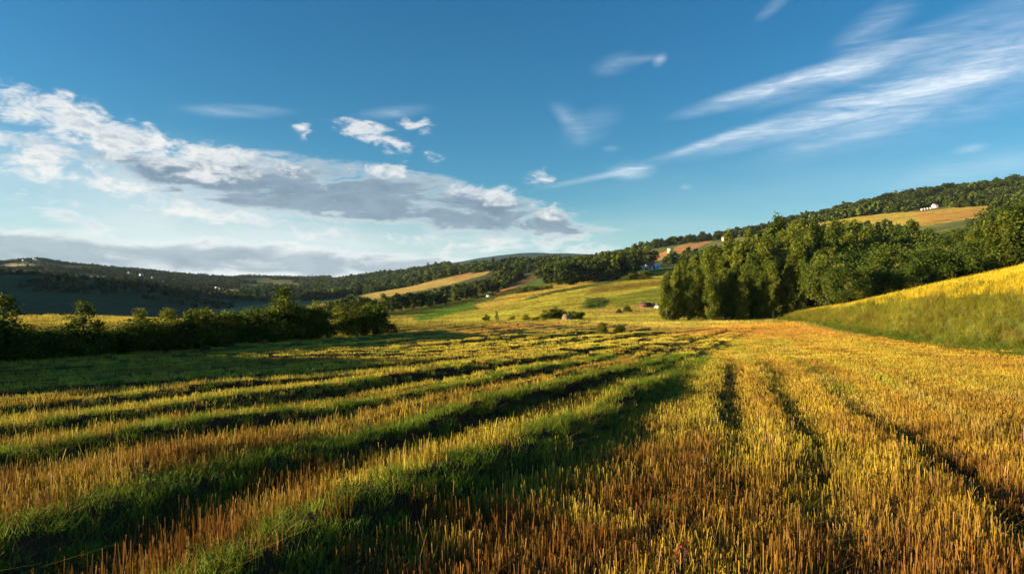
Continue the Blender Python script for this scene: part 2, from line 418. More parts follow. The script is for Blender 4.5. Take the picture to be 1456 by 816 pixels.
class MB:
    """collects boxes, prisms, tubes and leaf quads into ONE mesh"""
    def __init__(s): s.v = []; s.f = []; s.n = 0
    def add(s, v, f):
        s.v.extend(v); s.f.extend([[i + s.n for i in q] for q in f]); s.n += len(v)
    def box(s, x0, x1, y0, y1, z0, z1):
        s.add([(x0, y0, z0), (x1, y0, z0), (x1, y1, z0), (x0, y1, z0), (x0, y0, z1), (x1, y0, z1), (x1, y1, z1), (x0, y1, z1)],
              [(0, 3, 2, 1), (4, 5, 6, 7), (0, 1, 5, 4), (1, 2, 6, 5), (2, 3, 7, 6), (3, 0, 4, 7)])
    def tube(s, pts, rad, n=6):
        pts = [Vector(p) for p in pts]; rings = []
        for i, p in enumerate(pts):
            d = (pts[min(i + 1, len(pts) - 1)] - pts[max(i - 1, 0)]).normalized()
            a = d.cross(Vector((.31, .95, .1))).normalized(); b = d.cross(a)
            rings.append([tuple(p + (a * math.cos(2 * PI * k / n) + b * math.sin(2 * PI * k / n)) * rad[i]) for k in range(n)])
        v = [q for r in rings for q in r]; f = []
        for i in range(len(pts) - 1):
            for k in range(n): f.append((i * n + k, i * n + (k + 1) % n, (i + 1) * n + (k + 1) % n, (i + 1) * n + k))
        f.append(tuple(range(n - 1, -1, -1))); f.append(tuple((len(pts) - 1) * n + k for k in range(n)))
        s.add(v, f)
    def build(s, name, mat, parent=None, link=True, smooth=False):
        return mesh_obj(name, s.v, s.f, mat, parent, link, None, smooth)

# ------------------------------------------------------------------ leaves and trees
def leaf_quads(pos, size, rng, up=.35, aspect=.55):
    """diamond leaf sprays at pos with random attitude; returns verts and quads"""
    n = len(pos)
    a = rng.normal(size=(n, 3)); a[:, 2] += up; a /= np.linalg.norm(a, axis=1)[:, None]
    b = rng.normal(size=(n, 3)); b -= (b * a).sum(1)[:, None] * a; b /= np.linalg.norm(b, axis=1)[:, None]
    c = np.cross(a, b)
    L_ = (size * (.65 + .7 * rng.random(n)))[:, None]; W_ = L_ * aspect
    v = np.stack([pos - a * L_ * .5, pos + b * W_ * .5 + c * L_ * .08, pos + a * L_ * .5, pos - b * W_ * .5 + c * L_ * .08], 1)
    f = np.arange(n * 4).reshape(n, 4)
    return v.reshape(-1, 3), f

def crown_points(kind, Ht, Wd, nclump, per, rng):
    pos = []; tone = []; ends = []
    for k in range(nclump):
        if kind == 'poplar':
            t = .10 + .90 * (k + rng.random()) / nclump
            prof = min(1, (t - .02) / .22) ** .6 * (1 - max(0, (t - .35) / .68) ** 1.7) + .05
            ang = rng.random() * 2 * PI; rr = Wd * .5 * prof * math.sqrt(rng.random()) * .85
            c = np.array([rr * math.cos(ang), rr * math.sin(ang), t * Ht * .94])
            rad = np.array([.20 * Wd + .02, .20 * Wd + .02, .075 * Ht + .1]) * (.7 + .6 * rng.random())
        elif kind == 'bush':
            ang = rng.random() * 2 * PI; ct = rng.random() ** .75
            st = math.sqrt(max(0, 1 - ct * ct)); q = .45 + .55 * rng.random()
            c = np.array([Wd * .5 * st * math.cos(ang) * q, Wd * .5 * st * math.sin(ang) * q, Ht * (.10 + .78 * ct * q)])
            rad = np.array([.17 * Wd, .17 * Wd, .14 * Ht]) * (.6 + .8 * rng.random())
        else:
            ct = -.95 + 1.95 * rng.random(); ang = rng.random() * 2 * PI
            st = math.sqrt(max(0, 1 - ct * ct)); q = .45 + .5 * rng.random() ** .6
            c = np.array([Wd * .5 * st * math.cos(ang) * q, Wd * .5 * st * math.sin(ang) * q, Ht * (.52 + .43 * ct * q)])
            rad = np.array([.16 * Wd, .16 * Wd, .10 * Ht]) * (.65 + .7 * rng.random())
        ends.append(c)
        m = int(per * (.6 + .8 * rng.random()))
        d = rng.normal(size=(m, 3)); d /= np.linalg.norm(d, axis=1)[:, None]
        p = c + d * rad * (rng.random(m) ** .45)[:, None]
        p[:, 2] = np.maximum(p[:, 2], .03 * Ht)
        pos.append(p); ct_ = rng.normal(.45, .14)
        tone.append(np.clip(rng.normal(ct_, .13, m), .02, .98))
    return np.concatenate(pos), np.concatenate(tone), ends

def trunk_mesh(kind, Ht, Wd, ends, rng, nlimb=9, mat=None):
    mb = MB(); r0 = Ht * .017 + .03
    top = Ht * (.88 if kind == 'poplar' else .62)
    if kind == 'bush':
        for k in range(7):
            e = ends[rng.integers(len(ends))]
            mid = e * np.array([.45, .45, .55]) + rng.normal(size=3) * .03 * Wd
            b = np.array([rng.normal() * .05 * Wd, rng.normal() * .05 * Wd, -.1])
            mb.tube([b, mid, e * np.array([.95, .95, .98])], [.022 * Ht, .015 * Ht, .004 * Ht], 5)
    else:
        pts = []; rad = []
        for i in range(7):
            t = i / 6; w = .02 * Ht * t
            pts.append((rng.normal() * w * .5, rng.normal() * w * .5, -.4 + (top + .4) * t)); rad.append(r0 * (1.25 if i == 0 else 1) * (1 - .86 * t))
        mb.tube(pts, rad, 8)
        for e in sorted(ends, key=lambda q: rng.random())[:nlimb]:
            zb = np.clip(e[2] - np.hypot(e[0], e[1]) * .8, Ht * .1, top * .95); i = min(5, int(max(0, (zb + .4) / (top + .4)) * 6)); p = pts[i]
            b = np.array([p[0], p[1], zb]); mid = b * .45 + e * .55 + np.array([0, 0, -.02 * Ht])
            mb.tube([b, mid, e], [r0 * .42, r0 * .27, r0 * .08], 5)
    return mb

PROTO = {}
def proto(key, kind, Ht, Wd, nclump, per, leaf, seed, mat, bark='bark', aspect=.6):
    rng = np.random.default_rng(seed)
    p, tone, ends = crown_points(kind, Ht, Wd, nclump, per, rng)
    v, f = leaf_quads(p, leaf, rng, .3, aspect)
    cr = mesh_obj('crown', v, f, M[mat], None, False, {'tone': np.repeat(tone, 4)})
    mb = trunk_mesh(kind, Ht, Wd, ends, rng)
    tk = mb.build('trunk' if kind != 'bush' else 'stem', M[bark], None, False, True)
    PROTO[key] = (cr, tk, Ht, Wd)

for k in range(5): proto(('poplar', k), 'poplar', 14, 4.2 + .3 * k, 54, 125, .40, 100 + k, 'poplar', 'palebark')
for k in range(4): proto(('broad', k), 'round', 10, 8.6 + .5 * k, 74, 115, .38, 200 + k, 'broad')
for k in range(5): proto(('hedge', k), 'bush', 2.6, 2.9, 44, 95, .15, 300 + k, 'hedge')
for k in range(3): proto(('sap', k), 'poplar', 3.2, 1.5, 30, 46, .15, 350 + k, 'hedge')
for k in range(4): proto(('hill', k), 'round', 10, 8.0, 34, 34, .95, 400 + k, 'conifer')
for k in range(3): proto(('tall', k), 'poplar', 12, 5.2, 30, 38, .90, 440 + k, 'poplar')

def plant(name, key, px, d, h, wr, label, cat, group=None, parts=True, dz=0.0, xy=None):
    """one tree or bush standing on the ground below photo column px at distance d"""
    if xy is None: x, y, z = at(px, d)
    else: x, y = xy; z = float(H(np.array([x]), np.array([y]))[0])
    cr, tk, Ht, Wd = PROTO[key]
    s = h / Ht; rz = random.random() * 2 * PI; sw = s * wr
    if parts:
        o = empty(name, (x, y, z - .03 + dz), rz, (sw, sw, s))
        for q in (cr, tk):
            c = q.copy(); C.objects.link(c); c.parent = o
    else:
        o = cr.copy(); o.name = name; C.objects.link(o)
        o.location = (x, y, z - .05 * h + dz); o.rotation_euler = (0, 0, rz); o.scale = (sw, sw, s)
    return tag(o, label, cat, group)

# ------------------------------------------------------------------ scattered ground cover (stuff)
def clump(name, n, rad, hgt, wid, rng, mat, lean=.12, hv=.35, seg=2, curve=.0, leafy=0, bent=0.0):
    """a small patch of upright stalks or blades"""
    V = []; Fq = []; T = []
    k = 0
    for i in range(n):
        a = rng.random() * 2 * PI; r = rad * math.sqrt(rng.random())
        b = np.array([r * math.cos(a), r * math.sin(a), -.03])
        h = hgt * (1 + hv * rng.normal()); h = max(h, .3 * hgt)
        la = rng.random() * 2 * PI; ln = abs(rng.normal()) * lean
        dirv = np.array([math.cos(la) * ln, math.sin(la) * ln, 1.0])
        if bent and rng.random() < bent:
            dirv[:2] *= 5.0; dirv /= max(1.0, np.linalg.norm(dirv) * .8); h *= .9
        ya = rng.random() * PI; w = wid * (.6 + .8 * rng.random()); sv = np.array([math.cos(ya), math.sin(ya), 0]) * w * .5
        t0 = np.clip(rng.normal(.5, .22), .02, .98)
        for j in range(seg + 1):
            q = j / seg
            c = b + dirv * h * q + np.array([math.cos(la), math.sin(la), -.35]) * curve * h * q * q
            ww = 1 - (.25 if curve == 0 else .85) * q
            V += [c - sv * ww, c + sv * ww]; T += [t0 * (.55 + .45 * q)] * 2
        for j in range(seg):
            Fq.append((k + 2 * j, k + 2 * j + 1, k + 2 * j + 3, k + 2 * j + 2))
        k += 2 * (seg + 1)
        if leafy:
            m = leafy; pos = b + dirv * h * rng.random((m, 1)) + rng.normal(size=(m, 3)) * hgt * .12
            v, f = leaf_quads(pos, wid * 2.2, rng, .2, .75)
            for row in f: Fq.append(tuple(int(x) + k for x in row))
            V += [q for q in v]; T += [float(np.clip(rng.normal(.5, .2), .02, .98))] * len(v); k += len(v)
    return mesh_obj(name, np.array(V), Fq, M[mat], None, False, {'tone': np.array(T)})

def scatter(name, protos, x, y, tint, sc, label, cat, zoff=0.0, z=None):
    n = len(x)
    if z is None: z = H(x, y)
    me = bpy.data.meshes.new(name); me.vertices.add(n)
    me.vertices.foreach_set('co', np.c_[x, y, z + zoff].astype(np.float32).ravel())
    a = me.attributes.new('idx', 'INT', 'POINT'); a.data.foreach_set('value', RNG.integers(0, len(protos), n).astype(np.int32))
    rot = np.zeros((n, 3), np.float32); rot[:, 2] = RNG.random(n) * 2 * PI
    a = me.attributes.new('rot', 'FLOAT_VECTOR', 'POINT'); a.data.foreach_set('vector', rot.ravel())
    if np.ndim(sc) == 1: sc = np.repeat(np.asarray(sc)[:, None], 3, 1)
    a = me.attributes.new('sc', 'FLOAT_VECTOR', 'POINT'); a.data.foreach_set('vector', sc.astype(np.float32).ravel())
    a = me.attributes.new('tint', 'FLOAT_VECTOR', 'POINT'); a.data.foreach_set('vector', np.clip(tint, 0, 1.5).astype(np.float32).ravel())
    col = bpy.data.collections.new(name + '_clumps')
    for p in protos: col.objects.link(p)
    o = bpy.data.objects.new(name, me); C.objects.link(o)
    ng = bpy.data.node_groups.new(name, 'GeometryNodeTree')
    ng.interface.new_socket('Geometry', in_out='INPUT', socket_type='NodeSocketGeometry')
    ng.interface.new_socket('Geometry', in_out='OUTPUT', socket_type='NodeSocketGeometry')
    gi = ng.nodes.new('NodeGroupInput'); go = ng.nodes.new('NodeGroupOutput')
    ci = ng.nodes.new('GeometryNodeCollectionInfo'); ci.inputs['Collection'].default_value = col
    ci.inputs['Separate Children'].default_value = True; ci.inputs['Reset Children'].default_value = True
    ip = ng.nodes.new('GeometryNodeInstanceOnPoints'); ip.inputs['Pick Instance'].default_value = True
    def na(nm, t):
        q = ng.nodes.new('GeometryNodeInputNamedAttribute'); q.data_type = t; q.inputs['Name'].default_value = nm
        return q.outputs['Attribute']
    lk = ng.links.new
    lk(gi.outputs[0], ip.inputs['Points']); lk(ci.outputs[0], ip.inputs['Instance'])
    lk(na('idx', 'INT'), ip.inputs['Instance Index']); lk(na('rot', 'FLOAT_VECTOR'), ip.inputs['Rotation']); lk(na('sc', 'FLOAT_VECTOR'), ip.inputs['Scale'])
    lk(ip.outputs[0], go.inputs[0])
    md = o.modifiers.new('scatter', 'NODES'); md.node_group = ng
    return tag(o, label, cat, None, 'stuff')

def jgrid(x0, x1, y0, y1, step, keep=None):
    gx = np.arange(x0, x1, step); gy = np.arange(y0, y1, step)
    X, Y = np.meshgrid(gx, gy); X = X.ravel(); Y = Y.ravel()
    X = X + (RNG.random(X.size) - .5) * step * 1.1; Y = Y + (RNG.random(Y.size) - .5) * step * 1.1
    if keep is not None:
        m = keep(X, Y); X = X[m]; Y = Y[m]
    return X, Y

def in_view(x, y, mar=1.06, pad=1.5): return (np.abs(x) < .772 * y * mar + pad) & (y > 4.5)

def field_ok(x, y):
    hy = hedge_y(x)
    left = (x < -9.5) & (y > hy - 1.0)
    t, d = bank_coords(x, y)
    return in_view(x, y) & ~left & (d < .3)

#@@GROUND
def build_ground():
    fr = math.radians(43)
    th = np.concatenate([np.linspace(-PI, -fr, 60, endpoint=False), np.linspace(-fr, fr, 1150, endpoint=False), np.linspace(fr, PI, 61)[:-1]])
    r = np.exp(np.linspace(math.log(1.2), math.log(4200), 760))
    T, R = np.meshgrid(th, r, indexing='ij')
    X = np.sin(T) * R; Y = np.cos(T) * R
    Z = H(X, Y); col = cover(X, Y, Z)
    a, b = X.shape
    v = np.stack([X, Y, Z], -1).reshape(-1, 3); c = col.reshape(-1, 3)
    i = np.arange(a)[:, None]; j = np.arange(b - 1)[None, :]
    i2 = (i + 1) % a
    f = np.stack([i * b + j, i * b + j + 1, i2 * b + j + 1, i2 * b + j], -1).reshape(-1, 4)
    nv = len(v); ctr = np.array([[0, 0, float(H(np.array([0.0]), np.array([0.0]))[0])]])
    v = np.concatenate([v, ctr]); c = np.concatenate([c, c[:1]])
    k = np.arange(a); tri = np.stack([k * b, ((k + 1) % a) * b, np.full(a, nv), np.full(a, nv)], -1)
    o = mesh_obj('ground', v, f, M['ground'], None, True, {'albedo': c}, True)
    # small fan closing the centre below the camera
    tag(o, kind='structure')
    me = o.data
    return o
build_ground()

def field_tints(x, y):
    """stalk colour across the near field"""
    n1 = fbm(x * .16, y * .16, 201, 4); n2 = fbm(x * .9, y * .9, 202, 3)
    hz, gr, s, tr = rows_eval(x, y)
    n3 = fbm(s * 2.3, (x * .5 + y * .86) * .09, 203, 3)
    right = sstep(-1.2, .8, s - 7.0 + (n1 - .5) * 2)
    gold = np.array((.60, .37, .06)); yel = np.array((.60, .49, .08)); yg = np.array((.68, .60, .10)); brn = np.array((.30, .15, .04))
    base = yg * (1 - right)[:, None] + (gold * n1[:, None] + yel * (1 - n1)[:, None]) * right[:, None]
    n4 = fbm(s * 3.1 + 40, y * .045, 204, 3)
    pal = (sstep(.48, .66, n4 * .75 + n2 * .25) * .75)[:, None] * right[:, None]
    base = base * (1 - pal) + np.where((n1 > .5)[:, None], np.array((.68, .58, .15)), np.array((.50, .50, .075))) * pal
    bm = sstep(.50, .68, n3 * .6 + n2 * .4)[:, None]
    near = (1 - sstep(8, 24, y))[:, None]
    base = base * (1 - bm * .65) + brn * bm * .65
    # brown fringe between the two green ridges on the left
    b2 = np.exp(-((s - 4.1) / .55) ** 2)[:, None]
    base = base * (1 - .55 * b2) + np.array((.40, .22, .05)) * .55 * b2
    rus_shade = near * (.32 + .62 * sstep(.34, .58, n1 * .5 + n2 * .5)[:, None])  # russet stubble darkened near the camera, standing in for foreground shade
    base = base * (1 - rus_shade) + np.array((.22, .105, .03)) * rus_shade
    stp = np.sin(2 * PI * (s * 2.0 + .25) - 1.2) + (n2 - .5) * 1.2
    gm = (sstep(.0, .8, -stp) * sstep(9, 16, y))[:, None] * (1 - right)[:, None] * .5
    base = base * (1 - gm) + np.array((.28, .34, .04)) * gm
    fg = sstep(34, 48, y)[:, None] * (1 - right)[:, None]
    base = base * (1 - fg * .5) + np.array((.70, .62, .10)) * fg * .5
    return base, gr, s, tr, n1, n2

def build_field():
    rng = np.random.default_rng(5)
    st = [clump('stubble_clump', 56, .25, .18, .0105, rng, 'straw', .15, .42, bent=.16) for _ in range(8)]
    gs = [clump('grass_clump', 120, .25, .135, .010, rng, 'blade', .30, .3, 3, .25) for _ in range(5)]
    wd = [clump('weed_clump', 14, .22, .17, .010, rng, 'blade', .45, .35, 2, .25, 14) for _ in range(4)]
    ds = [clump('dry_straw_clump', 18, .24, .24, .010, rng, 'straw', 1.6, .3, 2, .3) for _ in range(3)]
    X, Y = jgrid(-34, 36, 4.5, 34, .31, field_ok)
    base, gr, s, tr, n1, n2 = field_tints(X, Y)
    u = RNG.random(X.size)
    isg = u < gr * 1.15 - .1
    ist = u < tr * 1.3 - .35
    m = ~isg & ~ist & (RNG.random(X.size) < .97)
    hs = (.55 + .75 * n2 + .35 * RNG.random(X.size)) * (1 - .45 * tr) * (1 - .52 * sstep(10, 22, Y))
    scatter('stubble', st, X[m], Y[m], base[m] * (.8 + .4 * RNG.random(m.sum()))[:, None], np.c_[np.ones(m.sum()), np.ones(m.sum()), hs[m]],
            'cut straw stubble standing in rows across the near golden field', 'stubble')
    m = isg & ~ist
    gt = np.array((.17, .26, .028)) * (.7 + .6 * RNG.random(m.sum()))[:, None] + np.array((.14, .10, .01)) * n1[m][:, None]
    scatter('ridge_grass', gs, X[m], Y[m], gt, np.c_[np.ones(m.sum()) * 1.1, np.ones(m.sum()) * 1.1, .75 + .6 * RNG.random(m.sum())],
            'fresh green grass growing along the field ridges', 'grass')
    # leafy weeds on the shaded side of the ridges and in the wheel tracks
    Xw, Yw = jgrid(-30, 24, 5, 30, .5, field_ok)
    b_, g_, s_, t_, n_, n2_ = field_tints(Xw, Yw)
    k = (RNG.random(Xw.size) < np.clip(g_ - .35, 0, 1) * .75 + .02 * (n2_ > .55)) | ((np.hypot(Xw - 3.0, (Yw - 10.6) * .6) < .75) & (RNG.random(Xw.size) < .85))
    scatter('field_weeds', wd, Xw[k], Yw[k], np.array((.085, .15, .022)) * (.6 + .8 * RNG.random(k.sum()))[:, None], .7 + .6 * RNG.random(k.sum()),
            'low leafy green weeds tucked among the stubble and ridges', 'weeds')
    k = ist | ((RNG.random(X.size) < .30 * (n1 > .42)) & (tr < .3))
    scatter('loose_straw', ds, X[k], Y[k], np.array((.42, .28, .07)) * (.4 + .7 * RNG.random(k.sum()))[:, None], .7 + .5 * RNG.random(k.sum()),
            'loose broken straw lying in the wheel tracks', 'straw')
    # middle distance: coarser patches
    st2 = [clump('stubble_patch', 140, .48, .10, .018, rng, 'straw', .12, .3) for _ in range(5)]
    gs2 = [clump('grass_patch', 130, .48, .11, .018, rng, 'blade', .35, .3, 2, .3) for _ in range(4)]
    X, Y = jgrid(-62, 62, 34, 78, .62, lambda x, y: in_view(x, y) & (bank_coords(x, y)[1] < .3) & ~((x < -9.5) & (y > hedge_y(x) - 1) & (y < hedge_y(x) + 1.5)))
    base, gr, s, tr, n1, n2 = field_tints(X, Y)
    cov = cover(X, Y, H(X, Y))
    w = sstep(50, 66, Y)[:, None]; base = base * (1 - w) + (cov * 1.15 + .02) * w
    behind = (X < -9.5) & (Y > hedge_y(X))
    base[behind] = np.array((.40, .33, .05)) * (.7 + .6 * n1[behind])[:, None]
    isg = (RNG.random(X.size) < gr * 1.1 + .18 * (X < 6) * (n1 > .5)) & ~behind
    for nm, mm, pr, tt, lb, ct in (('far_stubble', ~isg, st2, base, 'pale mown stubble in fine curving rows across the middle of the field', 'stubble'),
                              ('far_ridge_grass', isg, gs2, np.tile(np.array((.26, .34, .04)), (X.size, 1)), 'green grass strips between the mown rows of the middle field', 'grass')):
        q = mm.sum()
        scatter(nm, pr, X[mm], Y[mm], tt[mm] * (.8 + .4 * RNG.random(q))[:, None], np.c_[np.ones(q), np.ones(q), .65 + .6 * RNG.random(q)], lb, ct)

def build_far_grass():
    rng = np.random.default_rng(6)
    gp = [clump('meadow_patch', 80, 1.0, .34, .07, rng, 'blade', .25, .35, 2, .2) for _ in range(5)]
    def ok(x, y): return in_view(x, y, 1.03) & (bank_coords(x, y)[1] < .3)
    X, Y = jgrid(-70, 60, 78, 150, 1.15, lambda x, y: ok(x, y))
    X2, Y2 = jgrid(-60, 120, 150, 400, 1.75, lambda x, y: in_view(x, y, 1.0) & (x > -.22 * y) & (x < .27 * y))
    x = np.r_[X, X2]; y = np.r_[Y, Y2]; z = H(x, y)
    sc = np.r_[np.ones(X.size), np.ones(X2.size) * 1.75]; sc = np.c_[sc, sc, np.r_[np.ones(X.size) * .8, np.ones(X2.size)] * (.7 + .6 * RNG.random(x.size))]
    tint = cover(x, y, z) * 1.75 * (.75 + .5 * RNG.random(x.size))[:, None]
    scatter('hillside_grass', gp, x, y, tint, sc, 'yellow green grass covering the sloping fields beyond the mown rows', 'grass', -.04, z)

def build_bank():
    rng = np.random.default_rng(8)
    bg = [clump('bank_grass_clump', 110, .42, .42, .014, rng, 'blade', .30, .4, 3, .3) for _ in range(5)]
    mg = [clump('yellow_meadow_clump', 230, .45, .26, .012, rng, 'straw', .22, .4, 2) for _ in range(4)]
    X, Y = jgrid(20, 100, 18, 135, .46, lambda x, y: in_view(x, y, 1.05, 3) & (bank_coords(x, y)[1] > -.6) & (bank_coords(x, y)[1] < 26) & (bank_coords(x, y)[0] < 92))
    t, d = bank_coords(X, Y); n = fbm(X * .12, Y * .12, 61, 4); n2 = fbm(X * .5, Y * .5, 62, 3)
    top = d + (n2 - .5) * 2.2 + (RNG.random(X.size) - .5) * 1.2 > 4.0
    m = ~top
    foot = sstep(1.6, .3, d)[m][:, None] if False else (1 - sstep(.2, 1.4, d))[m][:, None]
    c = np.array((.32, .295, .04)) * (.6 + .8 * n[m])[:, None]
    br = sstep(.45, .65, n2)[m][:, None] * .5 * (1 - sstep(1.2, 3.2, d))[m][:, None]
    c = c * (1 - br) + np.array((.30, .17, .04)) * br
    c = c * (1 - foot) + np.array((.16, .22, .025)) * foot
    scatter('bank_grass', bg, X[m], Y[m], c * (.7 + .6 * RNG.random(m.sum()))[:, None], np.c_[np.ones(m.sum()), np.ones(m.sum()), (.6 + .7 * RNG.random(m.sum())) * (.5 + .5 * sstep(0, 1.5, d[m]))],
            'long olive grass on the steep bank right of the field', 'grass')
    wd = [clump('bank_weed_clump', 26, .35, .55, .03, rng, 'blade', .4, .4, 3, .3, 6) for _ in range(4)]
    k = (RNG.random(X.size) < .045 + .10 * (n2 > .60)) & (d < 5.5)
    q = k.sum(); cc = np.where((RNG.random(q) < .3)[:, None], np.array((.30, .20, .05)), np.array((.13, .19, .028))) * (.5 + .8 * RNG.random(q))[:, None]
    scatter('bank_weeds', wd, X[k], Y[k], cc, .6 + .7 * RNG.random(q), 'taller weed tufts dotting the steep bank', 'weeds')
    m = top
    c = (np.array((.68, .56, .05)) * (.8 + .35 * n[m])[:, None])
    scatter('yellow_meadow', mg, X[m], Y[m], c * (.8 + .35 * RNG.random(m.sum()))[:, None], .75 + .5 * RNG.random(m.sum()),
            'bright yellow ripe meadow on top of the bank', 'meadow')
build_field(); build_far_grass(); build_bank()

#@@PLANTS
# the hedge along the left edge of the field: column, extra distance, height, width factor, kind, label
HB = [
 (-700, 0, 4.0, 1.3, 'hedge', 'unseen bush added beyond the left hedge end for its shadow'),  # first four are out of view, added to extend the hedge shadow
 (-620, 0, 3.6, 1.3, 'hedge', 'unseen bush added beyond the left hedge end for its shadow'),
 (-540, 0, 4.2, 1.3, 'hedge', 'unseen bush added beyond the left hedge end for its shadow'),
 (-480, 0, 3.6, 1.3, 'hedge', 'unseen bush added beyond the left hedge end for its shadow'),
 (-420, 0, 4.3, 1.2, 'hedge', 'unseen bush added beyond the left hedge end for its shadow'),
 (-370, .2, 3.9, 1.2, 'hedge', 'unseen bush added beyond the left hedge end for its shadow'),
 (-310, 0, 4.2, 1.2, 'hedge', 'unseen bush added beyond the left hedge end for its shadow'),
 (-250, .2, 3.6, 1.2, 'hedge', 'unseen bush added beyond the left hedge end for its shadow'),
 (-185, 0, 3.7, 1.2, 'hedge', 'unseen bush added beyond the left hedge end for its shadow'),
 (-130, 0, 3.2, 1.1, 'hedge', 'dark bush at the far left end of the hedge, mostly cut by the picture edge'),
 (-70, .2, 2.2, 1.2, 'hedge', 'bush just outside the tall sapling at the left end of the hedge'),
 (-30, 0, 2.3, 1.1, 'hedge', 'dark leafy bush under the tall sapling at the left edge'),
 (5, .3, 3.15, 1.25, 'sap', 'tall sapling with pale lit top, leftmost of the hedge'),
 (30, -.2, 1.75, 1.0, 'hedge', 'low dark bush right of the leftmost tall sapling'),
 (58, .2, 1.55, 1.1, 'hedge', 'lowest dark bush of the hedge, second right of the tall sapling'),
 (88, 0, 1.75, 1.0, 'hedge', 'low bush with ochre leaves left of the pointed bush'),
 (118, .1, 2.75, 1.15, 'sap', 'pointed bush like a small cone standing out of the left hedge'),
 (126, -.3, 1.8, .9, 'hedge', 'dark rounded bush at the foot of the pointed bush'),
 (152, .2, 1.5, 1.0, 'hedge', 'low bush in the dip right of the pointed bush'),
 (176, 0, 1.75, 1.0, 'hedge', 'bush left of the pair of lit saplings in the hedge'),
 (197, .2, 2.55, 1.2, 'sap', 'lit yellow green sapling, first right of the dip in the hedge'),
 (212, -.2, 1.9, .9, 'hedge', 'dark bush below the first lit sapling right of the dip'),
 (240, .2, 2.5, 1.4, 'sap', 'broad lit sapling in the middle of the left hedge'),
 (248, -.2, 1.9, 1.0, 'hedge', 'dark bush below the broad lit middle sapling'),
 (268, .1, 2.2, .9, 'sap', 'slim sapling between the broad one and the bushy tree'),
 (284, 0, 2.55, .85, 'hedge', 'bushy rounded young tree right of the slim sapling'),
 (310, .2, 2.1, .9, 'hedge', 'bush right of the bushy rounded young tree'),
 (330, -.2, 1.8, .9, 'hedge', 'low bush in front of the brown field gap'),
 (352, .2, 2.2, .95, 'hedge', 'bush with pale dead stems left of the big dark bush'),
 (378, 0, 2.85, 1.0, 'hedge', 'big dark bush left of the tallest sapling'),
 (404, .5, 3.6, 1.15, 'sap', 'tallest sapling of the hedge rising above the big dark bushes'),
 (408, -.3, 2.6, .9, 'hedge', 'dark bush directly below the tallest sapling'),
 (428, .2, 2.3, .95, 'hedge', 'bush between the tallest sapling and the rounded end bush'),
 (447, 0, 2.45, .9, 'hedge', 'rounded bush ending the long hedge before the bright gap'),
 (497, 0, 2.45, .85, 'hedge', 'left half of the big square bush standing apart from the hedge'),
 (518, .4, 2.6, .9, 'hedge', 'middle of the big square bush standing apart from the hedge'),
 (536, 0, 2.55, .8, 'hedge', 'right half of the big square bush standing apart from the hedge'),
]
for i, (px, dd, h, wr, kd, lb) in enumerate(HB):
    d = float(np.interp(px, [p for p, _ in HEDGE], [q for _, q in HEDGE])) + dd
    plant('hedge_bush' if kd == 'hedge' else 'sapling', (kd, i % (5 if kd == 'hedge' else 3)), px, d, h * (1.2 if kd == 'hedge' else 1.1), wr * (1.25 if kd == 'hedge' else 1.1), lb, 'bush' if kd == 'hedge' else 'sapling', 'bushes of the hedge along the left field edge')

for i, px in enumerate(np.arange(-20, 470, 26)):
    d = float(np.interp(px, [p for p, _ in HEDGE], [q for _, q in HEDGE])) + (.9 if i % 2 else -.7)
    plant('hedge_bush', ('hedge', i % 5), px + random.uniform(-6, 6), d, random.uniform(1.25, 1.8), 1.45, 'low dark bush filling the foot of the left hedge', 'bush', 'low bushes filling the foot of the hedge')
# single bushes in and behind the field
SB = [
 (856, 58.5, 1.25, .72, 'hedge', 'left and smaller of two round bushes alone in the field'),
 (882, 59.5, 1.4, .80, 'hedge', 'right and larger of two round bushes alone in the field'),
 (777, 103, 1.9, 1.1, 'hedge', 'leftmost dark bush of the clump beside the tan heap'),
 (789, 104, 2.3, 1.1, 'hedge', 'second dark bush of the clump beside the tan heap'),
 (803, 107, 2.2, 1.0, 'hedge', 'dark bush rising directly behind the tan heap'),
 (815, 104, 2.3, 1.1, 'hedge', 'dark bush touching the right side of the tan heap'),
 (824, 105, 2.0, .9, 'hedge', 'rightmost dark bush of the clump beside the tan heap'),
 (692, 104, 1.3, 1.0, 'hedge', 'small scrub bush at the left end of the field margin'),
 (706, 105, 1.9, .8, 'sap', 'spindly sapling in the field margin left of the bush clump'),
 (728, 104, 1.1, 1.2, 'hedge', 'low scrub bush right of the spindly sapling'),
 (748, 105, 1.4, 1.0, 'hedge', 'low scrub bush midway between sapling and bush clump'),
 (762, 104, 1.2, 1.2, 'hedge', 'low scrub bush just left of the bush clump'),
 (880, 150, 1.3, 1.2, 'hedge', 'small dark bush below the red barn, left one'),
 (892, 155, 1.9, 1.0, 'hedge', 'small dark bush below the red barn, right one'),
 (894, 330, 4.6, 1.5, 'hedge', 'square dark bush on the slope below the farmhouse, left one'),
 (903, 332, 4.4, 1.3, 'hedge', 'square dark bush on the slope below the farmhouse, middle one'),
 (915, 330, 5.2, 1.5, 'hedge', 'square dark bush on the slope below the farmhouse, right one'),
 (955, 112, 1.2, 1.3, 'hedge', 'reddish low shrub at the left foot of the grove'),
]
for i, (px, d, h, wr, kd, lb) in enumerate(SB):
    plant('field_bush' if kd == 'hedge' else 'sapling', (kd, i % (5 if kd == 'hedge' else 3)), px, d, h, wr, lb, 'bush' if kd == 'hedge' else 'sapling')
for i, px in enumerate((737, 744, 750, 757, 763, 770, 776, 783)):
    plant('slope_bush', ('hedge', i % 5), px, 338 + 4 * (i % 3), 2.6 + 1.2 * random.random(), 1.2, 'small bush in the row along the upper edge of the slope', 'bush', 'bushes in a row along the upper edge of the slope')
